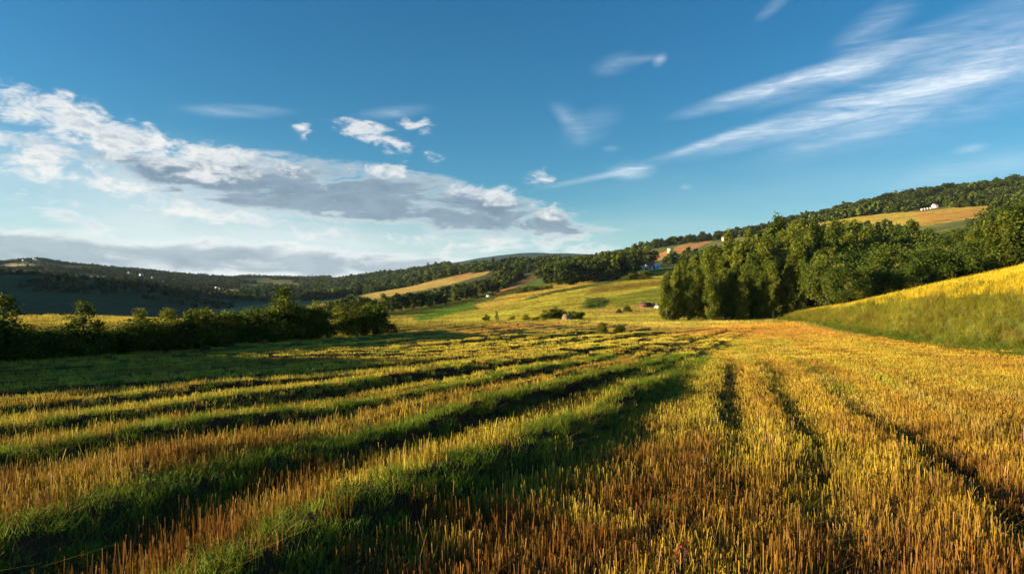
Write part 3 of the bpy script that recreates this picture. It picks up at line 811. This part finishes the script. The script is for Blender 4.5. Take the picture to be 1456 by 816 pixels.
for i, px in enumerate((838, 843, 848, 852, 857, 862)):
    plant('gully_bush', ('hedge', (i + 2) % 5), px, 190 + 5 * i, 1.0 + .5 * random.random(), 2.0, 'dark low bush in the gully across the middle of the slope', 'bush', 'bushes in the gully on the slope')

# the grove right of the centre
FRONT = ['first', 'second', 'third', 'fourth', 'fifth', 'sixth', 'seventh', 'eighth', 'ninth', 'tenth', 'eleventh', 'twelfth', 'thirteenth']
for i, px in enumerate(np.linspace(949, 1134, 13)):
    h = [8.2, 9.5, 8.2, 9.3, 7.8, 9.0, 8.4, 7.6, 9.4, 8.3, 9.8, 9.0, 8.0][i]
    plant('poplar_tree', ('poplar', i % 5), px + random.uniform(-4, 4), 112 + random.uniform(-2, 3), h, random.uniform(.85, 1.12),
          f'{FRONT[i]} poplar from the left in the front row of the grove', 'poplar', 'poplars in the front row of the grove')
def top_row(px): return float(np.interp(px, [940, 955, 985, 1010, 1050, 1090, 1120, 1160, 1210, 1260, 1310, 1360, 1400, 1430, 1470, 1560], [394, 380, 354, 340, 325, 312, 307, 311, 309, 309, 314, 322, 310, 284, 272, 262]))
LB2 = 'olive green poplar crowded inside the grove behind its front row'
for row, d in enumerate((120, 128, 137, 147, 158)):
    for px in np.arange(955 + row * 5, 1190, 14.5 + row):
        p = px + random.uniform(-6, 6); dd = d + random.uniform(-3.5, 3.5)
        x, y, z = at(p, dd)
        hmax = EYE + (HZ - top_row(p)) / F * dd - z
        f = [.68, .82, .92, .98, 1.0][row]
        h = hmax * f * random.uniform(.82, 1.06)
        if h < 5: continue
        if h > 26: h = 26
        plant('poplar_tree', ('poplar', random.randrange(5)), p, dd, h, random.uniform(.78, 1.1) * (14 / h) ** .35, LB2, 'poplar', 'poplars inside the grove')
# leafy trees along the upper edge of the yellow meadow
MB_ = [(1152, 116, 8.5, 'poplar', 'pale barked poplar where the grove meets the tip of the yellow meadow'),
 (1168, 112, 9.5, 'poplar', 'narrow poplar just left of the big rounded tree'),
 (1205, 97, 6.8, 'broad', 'big rounded bright green tree at the edge of the yellow meadow'),
 (1232, 101, 6.4, 'broad', 'rounded tree right behind the big bright one'),
 (1262, 104, 9.5, 'broad', 'tall spreading tree with light olive top above the yellow meadow'),
 (1290, 98, 5.4, 'broad', 'small tree in the dark gap above the yellow meadow'),
 (1322, 100, 8.2, 'broad', 'leaning green tree sloping up right of the dark gap'),
 (1352, 99, 7.6, 'broad', 'broad green tree above the middle of the yellow meadow'),
 (1382, 101, 8.6, 'broad', 'leafy tree left of the tall trees at the right edge'),
 (1408, 99, 10.8, 'poplar', 'first tall tree of the right edge group'),
 (1428, 98, 11.6, 'poplar', 'second tall tree of the right edge group'),
 (1447, 97, 12.2, 'poplar', 'third tall tree at the right edge, tallest of all'),
 (1466, 97, 12, 'poplar', 'tall tree cut off by the right picture edge')]
for i, (px, d, h, kd, lb) in enumerate(MB_):
    plant('poplar_tree' if kd == 'poplar' else 'broadleaf_tree', (kd, i % 4), px, d, h, 1.25 if kd == 'poplar' else 1.0, lb, 'tree', 'trees along the upper edge of the yellow meadow')
for row, d in enumerate((112, 124, 137, 150, 165)):
    for px in np.arange(1180 + 7 * (row % 2), 1520, 30):
        p = px + random.uniform(-9, 9); dd = d + random.uniform(-4, 4)
        x, y, z = at(p, dd); h = EYE + (HZ - top_row(p)) / F * dd - z
        h *= [.62, .76, .88, .97, 1.0][row] * random.uniform(.85, 1.03)
        if h < 3.5: continue
        h = min(h, 22)
        kd = 'broad' if random.random() < .65 else 'poplar'
        plant('broadleaf_tree' if kd == 'broad' else 'poplar_tree', (kd, random.randrange(4)), p, dd, h, random.uniform(.85, 1.1) if kd == 'broad' else 1.3,
              'dark leafy tree in the wood behind the yellow meadow', 'tree', 'trees in the wood behind the yellow meadow')

# row of trees along the stream in the middle distance
for i in range(36):
    t = i / 35; px = 470 + 235 * t + random.uniform(-3, 3); d = 205 + 175 * t + random.uniform(-8, 14)
    h = random.uniform(5.5, 9.0)
    k = ('hill', random.randrange(4)) if random.random() < .7 else ('tall', random.randrange(3))
    plant('valley_tree', k, px, d, h, random.uniform(.95, 1.25), 'round dark tree in the row between green meadow and golden ridge field', 'tree', 'trees in the valley row', False)
# wood on the hill in the centre
for row, d in enumerate((352, 372, 395, 420, 450, 485)):
    for px in np.arange(786 - 3 * row, 930, 9.5):
        p = px + random.uniform(-4, 4); dd = d + random.uniform(-8, 8)
        if p < 800 and row < 1: continue
        if p > 900 and dd < 428: continue
        tp = float(np.interp(p, [760, 790, 830, 860, 890, 925, 940], [376, 368, 362, 356, 351, 349, 348]))
        x, y, z = at(p, dd); h = min(max(6.5, (EYE + (HZ - tp) / F * dd - z) * random.uniform(.8, 1.0)), 15)
        k = ('tall', random.randrange(3)) if random.random() < .55 else ('hill', random.randrange(4))
        plant('woodland_tree', k, p, dd, h, random.uniform(.9, 1.2), 'tree in the mixed wood on the central hill left of the farmhouse', 'tree', 'trees of the central hill wood', False)
# trees along the right skyline
for row, d in enumerate((640, 690, 740)):
    for px in np.arange(925, 1500, 9.5 - row):
        p = px + random.uniform(-4, 4); dd = d + random.uniform(-18, 18)
        if p < 1120 and (row == 0 or (row == 1 and random.random() < .75)): continue
        h = random.uniform(8, 13) * (1.0 if p < 1250 else 1.15)
        plant('skyline_tree', ('hill', random.randrange(4)), p, dd, h, random.uniform(.95, 1.3), 'dark tree in the wooded band along the right skyline', 'tree', 'trees along the right skyline', False)

#@@FOREST
FAR = [(34, 1700, 'white', 'greyroof', 9, 'long white building near the top of the far left hill'), (49, 1820, 'bluewhite', 'greyroof', 9, 'pale building just below the summit of the far left hill'),
 (51, 1720, 'white', 'white', 5, 'small white house below the summit of the far left hill'), (21, 1150, 'tile', 'tile', 5.5, 'red house above the dark hill at far left'),
 (184, 1500, 'white', 'greyroof', 8, 'white house on the far hillside, upper left of the village'), (201, 1420, 'bluewhite', 'greyroof', 10, 'pale house in the middle of the far hillside village'),
 (217, 1350, 'white', 'greyroof', 6, 'white house on the far hillside right of the village middle'), (232, 1280, 'white', 'tile', 5, 'white house lowest of the far hillside village'),
 (308, 1150, 'white', 'white', 6, 'bright white house in the valley at the end of the dark hill'), (313, 1120, 'cream', 'tile', 5, 'cream house beside the bright white valley house'),
 (412, 1050, 'white', 'tile', 5, 'pale house in the wooded valley right of the pale fields'), (420, 1100, 'cream', 'greyroof', 6, 'pale house second from right in the wooded valley'),
 (602, 1380, 'white', 'greyroof', 9, 'white house on the skyline of the wooded ridge, right one'), (595, 1390, 'white', 'tile', 6, 'white house on the skyline of the wooded ridge, left one'),
 (757, 985, 'cream', 'cream', 8, 'pale building above the wood in front of the blue mountain, left one'), (764, 990, 'white', 'cream', 6, 'pale building above the wood in front of the blue mountain, right one'),
 (695, 345, 'white', 'white', 2.6, 'tiny white hut at the foot of the orange field strip')]
def far_forest():
    rng = np.random.default_rng(9)
    pr = []
    for k in range(5):
        p, tone, ends = crown_points('round', 9, 8.5, 22, 14, rng)
        v, f = leaf_quads(p, 1.9, rng, .2, .8)
        if k > 2:
            p, tone, ends = crown_points('poplar', 9.2, 6.2, 20, 15, rng); v, f = leaf_quads(p, 1.6, rng, .2, .8)
        pr.append(mesh_obj('far_tree_crown', v, f, M['farleaf'], None, False, {'tone': np.repeat(tone, 4)}))
    def vis(x, y): return in_view(x, y, 1.08)
    # wooded ridge behind the golden ribbon field
    X, Y = jgrid(-1650, 1400, 420, 2050, 7.6, vis)
    z = H(X, Y); px = CX + F * X / Y; py = HZ - F * (z - EYE) / Y
    n = fbm(X * .006, Y * .006, 301, 4); n2 = fbm(X * .02, Y * .02, 302, 3)
    blocked = np.zeros(X.size, bool)
    for poly, d0, d1, c in FIELDS:
        grown = [(a, b + 1.0) for a, b in poly]
        blocked |= in_poly(px, py, grown) & (Y > d0) & (Y < d1)
    ribbon = in_poly(px, py, [(395, 452), (480, 430), (560, 409), (705, 383), (700, 392), (640, 406), (560, 424), (480, 444), (400, 452)])
    wood = (px > 430) & (px < 800) & (Y > 560) & (Y < 1500)
    wood |= (px > 455) & (px < 800) & (Y > 425) & (Y <= 600) & ~ribbon & (py > np.interp(px, [455, 560, 640, 700], [445, 421, 405, 392]) + 1.5)
    wood |= (px > 300) & (px <= 470) & (Y > 800) & (n > .42)
    wood |= (px < 330) & (Y > 900) & (n2 > .53)
    wood |= (px < 330) & (Y > 470) & (Y < 640) & (n2 > .56)
    ridge = (px < 330) & (np.abs(Y - 556) < 8)
    wood |= ridge
    wood |= (px > 780) & (px < 1120) & (Y > 715) & (Y < 900) & (n2 > .44)
    wood |= (px > 1120) & (Y > 640) & (Y < 900)
    wood |= (px > 950) & (Y > 420) & (Y < 500) & (n2 > .40)
    wood |= (px > 1090) & (Y > 415) & (Y < 900)
    for cx, cy, hx, hy in FARPATCH:
        blocked |= (((px - cx) / hx) ** 2 + ((py - cy) / (hy * 1.3)) ** 2 < 1)
    wood |= (px < 340) & (Y > 850) & ((n2 > .50) | (np.abs(n - .5) < .025))
    for q in FAR + [(1318, 556, '', '', 22)]:
        blocked |= (np.abs(px - q[0]) < (6 if q[4] < 20 else 24)) & (Y > q[1] - 110) & (Y < q[1] + 12)
    blocked |= (px > 640) & (px < 830) & (Y > 900)
    k = wood & ~blocked
    X, Y, z, px, py, n2 = X[k], Y[k], z[k], px[k], py[k], n2[k]
    c = np.array((.095, .13, .024)) * (.45 + .9 * RNG.random(X.size))[:, None] * (.8 + .5 * n2)[:, None]
    c[RNG.random(X.size) < .2] *= np.array((1.6, 1.4, 1.0))
    c[px < 340] *= np.array((.78, .72, .6))
    s = np.where((px < 330) & (Y < 700), .5, np.where(px < 340, .62, .80)) * np.exp(RNG.normal(0, .17, X.size))
    low = np.interp(px, [395, 455, 560, 640, 700], [450, 445, 421, 405, 392])
    lim = np.where((px > 395) & (px < 705) & (Y < 640), np.maximum(py - low, 2.0) / (9.5 * F / Y), 9)
    s = np.minimum(s, lim)
    sc = np.c_[s, s, s * (.8 + .4 * RNG.random(X.size))]
    scatter('distant_forest', pr, X, Y, c, sc, 'dark woodland covering the far hills below the sky', 'forest', -.8, z)
far_forest()

#@@HOUSES
M['white'] = plain_mat('white_plaster', (.78, .75, .70), .8, .06, 1.5)
M['weathered'] = plain_mat('weathered_whitewash', (.42, .39, .34), .85, .12, 1.5)
M['cream'] = plain_mat('cream_plaster', (.66, .56, .38), .8, .1, 1.5)
M['tile'] = plain_mat('red_roof_tiles', (.34, .12, .07), .8, .25, 6, .3)
M['greyroof'] = plain_mat('grey_roof', (.22, .22, .23), .7, .2, 4)
M['redwood'] = plain_mat('red_boards', (.15, .045, .042), .8, .25, 5, .2)
M['darkwood'] = plain_mat('dark_boards', (.035, .03, .025), .9, .3, 5)
M['glass'] = plain_mat('window_glass', (.03, .04, .05), .15, .1)
M['bluewhite'] = plain_mat('pale_blue_paint', (.62, .70, .80), .6, .06)
M['hay'] = plain_mat('tan_straw_heap', (.22, .15, .09), .95, .3, 6, .9)
M['stone'] = plain_mat('pale_stone', (.52, .46, .38), .9, .2, 3, .4)
M['petal'] = plain_mat('red_petals', (.26, .014, .012), .6, .2)

def house(name, label, px, d, w, dp, h, rh, wall, roof, yaw=0.0, nwin=2, door=True, dz=0.0, group=None, cat='house', chimney=False):
    x, y, z = at(px, d)
    o = empty(name, (x, y, z - .3 + dz), yaw); tag(o, label, cat, group)
    b = MB(); a, c = w / 2, dp / 2; b.box(-a, a, -c, c, 0, h)
    b.add([(-a, -c, h + .002), (-a, c, h + .002), (-a, 0, h + rh - .12)], [(0, 2, 1)]); b.add([(a, -c, h + .002), (a, c, h + .002), (a, 0, h + rh - .12)], [(0, 1, 2)])
    b.build('wall', M[wall], o)
    r = MB(); e = .35; t = .14
    for sg in (-1, 1):
        y0, z0, y1, z1 = sg * (c + e), h - e * rh / c, 0, h + rh
        v = [(-a - e, y0, z0), (a + e, y0, z0), (a + e, y1, z1), (-a - e, y1, z1)]
        v += [(p, q, s + t) for p, q, s in v]
        r.add(v, [(0, 1, 2, 3), (7, 6, 5, 4), (0, 4, 5, 1), (1, 5, 6, 2), (2, 6, 7, 3), (3, 7, 4, 0)])
    rf = r.build('roof', M[roof], o)
    if chimney:
        k = MB(); k.box(a * .4, a * .4 + .6, -.3, .3, h + rh * .6, h + rh + .9); k.build('chimney', M['tile'], rf)
    for i in range(nwin):
        q = -a + w * (i + .6) / (nwin + .2)
        k = MB(); k.box(q - .45, q + .45, -c - .05, -c + .02, h * .38, h * .78); k.build('window', M['glass'], o)
    if door:
        k = MB(); k.box(a - 1.3, a - .4, -c - .06, -c + .02, .3, min(2.3, h * .85)); k.build('door', M['darkwood'], o)
    return o

house('farm_annex', 'long low cream building left of the red roofed farmhouse', 914, 402, 5.4, 4, 2.4, .9, 'cream', 'cream', .1, 2)
house('farmhouse', 'white farmhouse with red tiled roof on the slope beside the grove', 925, 405, 5.2, 4.4, 2.6, 2.0, 'white', 'tile', .15, 2, True, 0, None, 'house', True)
house('farm_shed', 'small pale blue shed right of the red roofed farmhouse', 934, 404, 2.6, 2.6, 3.0, .7, 'bluewhite', 'bluewhite', .1, 1, False, 0, None, 'shed')
house('barn', 'dark red barn on the slope left of the grove', 917, 178, 2.5, 1.8, 1.0, .55, 'redwood', 'redwood', -.1, 1, True, 0, None, 'barn')
house('lean_to', 'dark open shed against the right side of the red barn', 925.5, 178.5, 1.3, 1.4, .9, .4, 'darkwood', 'greyroof', -.1, 0, False, 0, None, 'shed')
house('white_hut', 'small white hut close to the trees right of the red barn', 937, 173, 1.5, 1.0, .5, .45, 'white', 'white', .3, 0, False, 0, None, 'hut')
house('hill_house', 'white house with brown roof on the hill field below the right skyline', 1331, 560, 5.4, 4, 2.4, 1.2, 'white', 'tile', .1, 2, True)
for i, px in enumerate((1311, 1315, 1319, 1323)):
    x, y, z = at(px, 552); o = empty('beehive', (x, y, z - .1)); tag(o, 'pale box in the short row left of the white hill house', 'beehive', 'pale boxes in a row on the hill field')
    k = MB(); k.box(-.7, .7, -.6, .6, .15, 1.5); k.build('hive_body', M['white'], o); k = MB(); k.box(-.8, .8, -.7, .7, 1.503, 1.7); k.build('lid', M['stone'], o)
house('ridge_house', 'tiny cream house among trees above the orange field', 953, 590, 4.2, 3.5, 2.6, 1.2, 'cream', 'cream', 0, 1, False)
house('ridge_house', 'tiny white house below the skyline wood above the grove', 1031, 600, 5, 3.5, 2.4, 1.2, 'white', 'tile', 0, 1, False, 4)
house('brown_house', 'tiny reddish house on the skyline among the trees', 1085, 700, 2.6, 2.4, 4.4, 1.2, 'tile', 'tile', 0, 1, False, 1.5)
x, y, z = at(1402, 556)
o = empty('stone_pillar', (x, y, z - .2)); tag(o, 'thin pale stone pillar at the right end of the hill field', 'pillar')
k = MB(); k.box(-.9, .9, -.9, .9, 0, .8); k.build('plinth', M['stone'], o); k = MB(); k.tube([(0, 0, .8), (0, 0, 4.6), (0, 0, 5.6)], [.62, .45, .12], 8); k.build('shaft', M['stone'], o)
for px, d, wl, rf, w, lb in FAR:
    w *= .72
    house('village_house', lb, px, d, w, w * .7, w * .42, w * .28, 'weathered' if wl == 'white' else wl, rf, .2, 1, False, 2.0 if d > 600 else 0, 'houses scattered on the far hills')
x, y, z = at(580, 1390); o = empty('mast', (x, y, z)); tag(o, 'thin mast standing on the wooded skyline', 'mast')
k = MB(); k.tube([(0, 0, 0), (0, 0, 9), (0, 0, 17)], [.5, .4, .25], 6); k.build('pole', M['stone'], o); k = MB(); k.box(-1.4, 1.4, -.15, .15, 14, 14.4); k.build('crossarm', M['stone'], o)

# tan heap beside the bush clump
def heap():
    x, y, z = at(806, 101.5); rng = np.random.default_rng(3)
    nu, nv = 40, 18; V = []; Fq = []
    for j in range(nv + 1):
        t = j / nv
        for i in range(nu):
            a = 2 * PI * i / nu
            w = .78 * (1 - t ** 2.6) ** .5 * (1 + .12 * math.sin(3 * a + 1) + .06 * math.sin(7 * a))
            V.append((w * math.cos(a) * 1.05, w * math.sin(a) * .8, 1.22 * t ** .9 - .05 + .06 * rng.normal() * (t > .05)))
    for j in range(nv):
        for i in range(nu): Fq.append((j * nu + i, j * nu + (i + 1) % nu, (j + 1) * nu + (i + 1) % nu, (j + 1) * nu + i))
    o = mesh_obj('straw_heap', V, Fq, M['hay'], None, True, None, True); o.location = (x, y, z + .12); o.scale = (1.0, 1.0, 1.1)
    tag(o, 'rounded tan straw heap in front of the dark bush clump', 'heap')
heap()
# red wildflower in the near stubble
def flower(px, py, h, lb):
    x, y = px2g((px, py)); z = float(H(np.array([x]), np.array([y]))[0]); rng = np.random.default_rng(int(px))
    o = empty('red_wildflower', (x, y, z)); tag(o, lb, 'flower')
    k = MB(); tips = []
    for q in range(4):
        e = np.array([rng.normal() * .06, rng.normal() * .05, h * (.75 + .3 * rng.random())]); tips.append(e)
        k.tube([(0, 0, 0), e * np.array([.4, .4, .5]), e], [.006, .005, .004], 5)
    k.build('stem', M['broad'] if False else M['darkwood'], o)
    for e in tips:
        v, f = leaf_quads(e + rng.normal(size=(10, 3)) * .014, .028, rng, .4, .8)
        mesh_obj('flower_head', v, f, M['petal'], o)
flower(972, 815, .30, 'small red wildflower in the dark stubble at the bottom centre')
flower(958, 818, .22, 'tiny dark red wildflower just left of the brighter red one')

#@@LIGHT
SUN_EL = math.radians(10); SUN_FWD = math.radians(-9)      # sun low on the left, a little ahead
sd = Vector((-math.cos(SUN_EL) * math.cos(SUN_FWD), math.cos(SUN_EL) * math.sin(SUN_FWD), math.sin(SUN_EL)))
sl = bpy.data.lights.new('sun', 'SUN'); sl.energy = 5.0; sl.angle = math.radians(.5); sl.color = (1.0, .79, .47)
so = bpy.data.objects.new('sun', sl); C.objects.link(so); so.rotation_euler = sd.to_track_quat('Z', 'Y').to_euler(); so.location = (-60, 20, 60)

def build_world():
    w = bpy.data.worlds.new('World'); bpy.context.scene.world = w; w.use_nodes = True
    nt = w.node_tree; nt.nodes.clear()
    out = N(nt, 'ShaderNodeOutputWorld'); bg = N(nt, 'ShaderNodeBackground', Strength=.055); L(nt, bg.outputs[0], out.inputs[0])
    sky = nt.nodes.new('ShaderNodeTexSky'); sky.sky_type = 'NISHITA'; sky.sun_disc = False
    sky.sun_elevation = SUN_EL; sky.sun_rotation = math.atan2(sd.x, sd.y); sky.altitude = 200; sky.air_density = 1.0; sky.dust_density = .6; sky.ozone_density = 2.5
    def val(x):
        return x
    def math_(op, a, b=None, c=None, clamp=False):
        n = nt.nodes.new('ShaderNodeMath'); n.operation = op; n.use_clamp = clamp
        for i, q in enumerate((a, b, c)):
            if q is None: continue
            if isinstance(q, (int, float)): n.inputs[i].default_value = q
            else: L(nt, q, n.inputs[i])
        return n.outputs[0]
    def smooth(x, a, b):
        n = nt.nodes.new('ShaderNodeMapRange'); n.interpolation_type = 'SMOOTHSTEP'; L(nt, x, n.inputs[0])
        n.inputs[1].default_value = a; n.inputs[2].default_value = b; n.inputs[3].default_value = 0; n.inputs[4].default_value = 1
        return n.outputs[0]
    def mixc(f, a, b):
        n = N(nt, 'ShaderNodeMix', data_type='RGBA')
        for i, q in ((0, f), (6, a), (7, b)):
            if isinstance(q, tuple): n.inputs[i].default_value = (*q, 1)
            elif isinstance(q, (int, float)): n.inputs[i].default_value = q
            else: L(nt, q, n.inputs[i])
        return n.outputs[2]
    tc = N(nt, 'ShaderNodeTexCoord'); sx = N(nt, 'ShaderNodeSeparateXYZ'); L(nt, tc.outputs['Generated'], sx.inputs[0])
    X, Y, Z = sx.outputs
    az = math_('ARCTAN2', X, Y); el = math_('ARCSINE', Z)
    cb = N(nt, 'ShaderNodeCombineXYZ'); L(nt, az, cb.inputs[0]); L(nt, el, cb.inputs[1]); P = cb.outputs[0]
    def angles(px, py):
        a = math.atan((px - CX) / F); return a, math.atan((HZ - py) / F * math.cos(a))
    def spot(px, py, rx, ry, tilt, wt, soft=0.0):
        """soft elongated patch of sky centred on a bearing and height (degrees of arc from pixel sizes)"""
        a, e = angles(px, py)
        m = N(nt, 'ShaderNodeMapping', vector_type='TEXTURE'); L(nt, P, m.inputs[0])
        m.inputs[1].default_value = (a, e, 0); m.inputs[2].default_value = (0, 0, math.radians(tilt)); m.inputs[3].default_value = (rx / F, ry / F, 1)
        ln = N(nt, 'ShaderNodeVectorMath', operation='LENGTH'); L(nt, m.outputs[0], ln.inputs[0])
        return math_('MULTIPLY', smooth(ln.outputs['Value'], 1.0, soft), wt)
    def addall(ls, op='ADD'):
        r = ls[0]
        for q in ls[1:]: r = math_(op, r, q)
        return r
    def noise(sxy, tilt, off, scale, detail, rough, dist=0.0, src=None):
        m = N(nt, 'ShaderNodeMapping'); L(nt, src or P, m.inputs[0]); m.inputs[1].default_value = (off[0], off[1], 0); m.inputs[2].default_value = (0, 0, math.radians(tilt)); m.inputs[3].default_value = (sxy[0], sxy[1], 1)
        n = N(nt, 'ShaderNodeTexNoise', Scale=scale, Detail=detail, Roughness=rough, Distortion=dist); n.noise_dimensions = '2D'; L(nt, m.outputs[0], n.inputs['Vector'])
        return n.outputs[0]
    # --- clouds on the left: a grey sheet, a low grey band and bright broken puffs
    nb = noise((1.0, 2.4), 10, (.3, .1), 15, 10, .64, .35)
    nb2 = noise((1.0, 2.4), 10, (.3 + .14, .1 + .20), 15, 6, .62, .35)      # the same field a step toward the sun
    ns = noise((1.0, 4.5), 8, (2.3, 5.1), 7, 8, .60, .5)
    rel = math_('MULTIPLY_ADD', math_('SUBTRACT', nb, nb2), 1.9, .60, clamp=True)
    nc = noise((1.0, 1.9), 14, (1.3, 4.1), 34, 8, .62, .4)
    def layer(spots, w1, w2, c0, c1, k0, k1, edge, edge2, core, core2, w3=0.0):
        env = addall(spots); gate = smooth(env, 0.0, .2)
        d = math_('ADD', env, math_('ADD', math_('MULTIPLY', math_('SUBTRACT', nb, .5), w1), math_('MULTIPLY', math_('SUBTRACT', ns, .5), w2)))
        if w3: d = math_('ADD', d, math_('MULTIPLY', math_('SUBTRACT', nc, .5), w3))
        d = math_('MULTIPLY', d, gate)
        col = mixc(smooth(d, k0, k1), mixc(rel, edge, edge2), mixc(rel, core, core2))
        return smooth(d, c0, c1), col
    E1, E2 = (3.9, 4.4, 4.9), (6.0, 5.9, 5.6)
    G1, G2 = (.95, 1.50, 2.10), (1.7, 2.35, 3.0)
    LB = layer([spot(170, 368, 560, 52, -2, .75), spot(560, 380, 420, 34, -3, .55), spot(100, 309, 60, 12, -10, .5), spot(760, 345, 230, 40, -4, .35)], 1.0, 1.5, .08, .60, .30, .85, (4.6, 5.0, 5.3), (6.2, 6.2, 6.0), (1.5, 2.05, 2.6), (2.4, 3.0, 3.5))
    LS = layer([spot(330, 258, 330, 50, -8, .72), spot(560, 286, 350, 54, -6, .78), spot(720, 322, 240, 50, -4, .55), spot(180, 238, 190, 44, -10, .42), spot(480, 246, 210, 30, -4, .45)], 1.7, 2.6, .02, 1.0, .25, .95, E1, E2, G1, G2)
    LP = layer([spot(70, 160, 150, 34, -13, .55), spot(160, 185, 170, 40, -12, .5), spot(40, 215, 130, 44, -14, .5), spot(220, 225, 170, 34, -10, .5), spot(330, 225, 130, 26, -8, .45), spot(430, 240, 120, 18, -5, .35), spot(545, 243, 70, 16, -3, .5),
                spot(260, 292, 330, 26, -12, .42), spot(30, 276, 80, 14, -8, .5), spot(420, 325, 300, 20, -5, .35), spot(640, 345, 200, 24, -3, .3),
                spot(510, 184, 60, 20, -8, .62), spot(560, 205, 70, 28, -16, .62), spot(580, 176, 26, 13, -5, .55), spot(608, 175, 20, 12, -5, .55), spot(610, 190, 22, 10, -3, .55), spot(620, 224, 34, 18, -5, .6), spot(430, 180, 22, 16, 0, .45), spot(434, 200, 12, 10, 0, .4), spot(770, 252, 44, 20, 10, .42), spot(705, 278, 60, 24, -4, .62), spot(650, 272, 34, 16, 0, .45), spot(780, 300, 60, 20, -4, .4)],
               2.3, 1.1, .06, 1.05, .85, 1.5, E1, E2, (2.2, 2.75, 3.3), (3.4, 3.8, 4.2), 1.9)
    # --- pale veil low on the left
    veil = addall([spot(260, 345, 680, 150, -4, .75), spot(360, 385, 520, 46, 0, .45), spot(700, 360, 560, 80, 0, .3), spot(1250, 330, 620, 150, 0, .22)])
    vn = noise((1.0, 5.0), 4, (4.1, 2.2), 6, 6, .55, .3)
    veil = math_('MULTIPLY', veil, math_('MULTIPLY_ADD', vn, .9, .5), clamp=True)
    # --- high streaks on the right
    cn = noise((1.0, 6.0), -14, (1.2, .4), 8, 8, .62, .5)
    cn2 = noise((1.0, 3.0), -18, (3.2, 1.4), 22, 7, .6, .6)
    cn3 = noise((1.0, 11.0), -15, (5.2, 3.4), 16, 9, .7, .9)
    ci = [spot(1090, 128, 150, 17, 11, 1.0), spot(1200, 100, 150, 24, 15, .95), spot(1160, 166, 230, 24, 12, .95), spot(1010, 203, 130, 9, 14, .75), spot(1300, 135, 240, 46, 17, .75), spot(1420, 95, 220, 70, 18, .55), spot(1240, 42, 70, 28, 25, .45), spot(1330, 60, 200, 30, 18, .35),
          spot(898, 243, 44, 17, 0, .85), spot(850, 252, 120, 7, 10, .5), spot(815, 178, 22, 44, 35, .22), spot(800, 165, 34, 14, -45, .2), spot(840, 180, 60, 30, 20, .25), spot(938, 86, 15, 10, 30, .55), spot(915, 84, 34, 8, 8, .3), spot(875, 92, 45, 18, 10, .35), spot(335, 158, 90, 12, 4, .5), spot(560, 160, 70, 12, 8, .35), spot(1100, 10, 34, 12, 30, .3),
          spot(1380, 240, 160, 22, 5, .35), spot(1250, 187, 140, 8, 8, .4), spot(1378, 212, 28, 8, 5, .5), spot(975, 266, 12, 5, 0, .6), spot(870, 212, 18, 6, 0, .5)]
    cir = addall(ci)
    cf = math_('MULTIPLY_ADD', cn, 1.7, -.34); cf2 = math_('MULTIPLY', math_('MULTIPLY_ADD', cn2, .9, .5), math_('MULTIPLY_ADD', cn3, 1.6, .2))
    cir = math_('MULTIPLY', math_('MULTIPLY', math_('MINIMUM', cir, 1.15), cf), math_('MULTIPLY', cf2, .95), clamp=True)
    # --- clear sky, slightly deeper and more teal as in the photo
    hs = N(nt, 'ShaderNodeHueSaturation', Saturation=1.36, Value=1.0); L(nt, sky.outputs[0], hs.inputs['Color'])
    tint = N(nt, 'ShaderNodeMix', data_type='RGBA', blend_type='MULTIPLY'); tint.inputs[0].default_value = 1; L(nt, hs.outputs[0], tint.inputs[6]); tint.inputs[7].default_value = (.57, .98, 1.01, 1)
    c = tint.outputs[2]
    c = mixc(veil, c, (4.9, 5.4, 5.6))
    c = mixc(cir, c, (4.7, 5.4, 6.1))
    c = mixc(math_('MULTIPLY', LB[0], .85), c, LB[1])
    c = mixc(math_('MULTIPLY', LS[0], .97), c, LS[1])
    c = mixc(math_('MULTIPLY', LP[0], .93), c, LP[1])
    L(nt, c, bg.inputs[0])
    w.cycles.sampling_method = 'MANUAL'; w.cycles.sample_map_resolution = 1024
build_world()

# haze between the hills
def haze():
    m = bpy.data.materials.new('haze'); m.use_nodes = True; nt = m.node_tree; nt.nodes.clear()
    out = N(nt, 'ShaderNodeOutputMaterial'); v = nt.nodes.new('ShaderNodeVolumePrincipled')
    v.inputs['Color'].default_value = (.55, .75, 1.0, 1); v.inputs['Density'].default_value = .36e-4; v.inputs['Anisotropy'].default_value = .0
    L(nt, v.outputs[0], out.inputs['Volume'])
    b = MB(); b.box(-4400, 4400, -4400, 4400, -60, 400)
    o = b.build('haze', m); tag(o, kind='stuff')
USE_HAZE = True
if USE_HAZE: haze()

# ------------------------------------------------------------------ camera and render settings
cam = bpy.data.cameras.new('camera'); cam.sensor_width = 36; cam.lens = F / 1456 * 36
cam.shift_y = (HZ - 408) / 1456; cam.clip_start = .1; cam.clip_end = 12000
co = bpy.data.objects.new('camera', cam); C.objects.link(co); co.location = (0, 0, EYE); co.rotation_euler = (PI / 2, 0, 0)
sc = bpy.context.scene; sc.camera = co
sc.render.engine = 'CYCLES'
sc.view_settings.view_transform = 'Standard'; sc.view_settings.look = 'None'; sc.view_settings.gamma = 1; sc.view_settings.exposure = 1.6
sc.cycles.use_denoising = True; sc.cycles.max_bounces = 6; sc.cycles.diffuse_bounces = 2; sc.cycles.transmission_bounces = 3; sc.cycles.volume_bounces = 0
sc.cycles.use_adaptive_sampling = True; sc.cycles.adaptive_threshold = .02
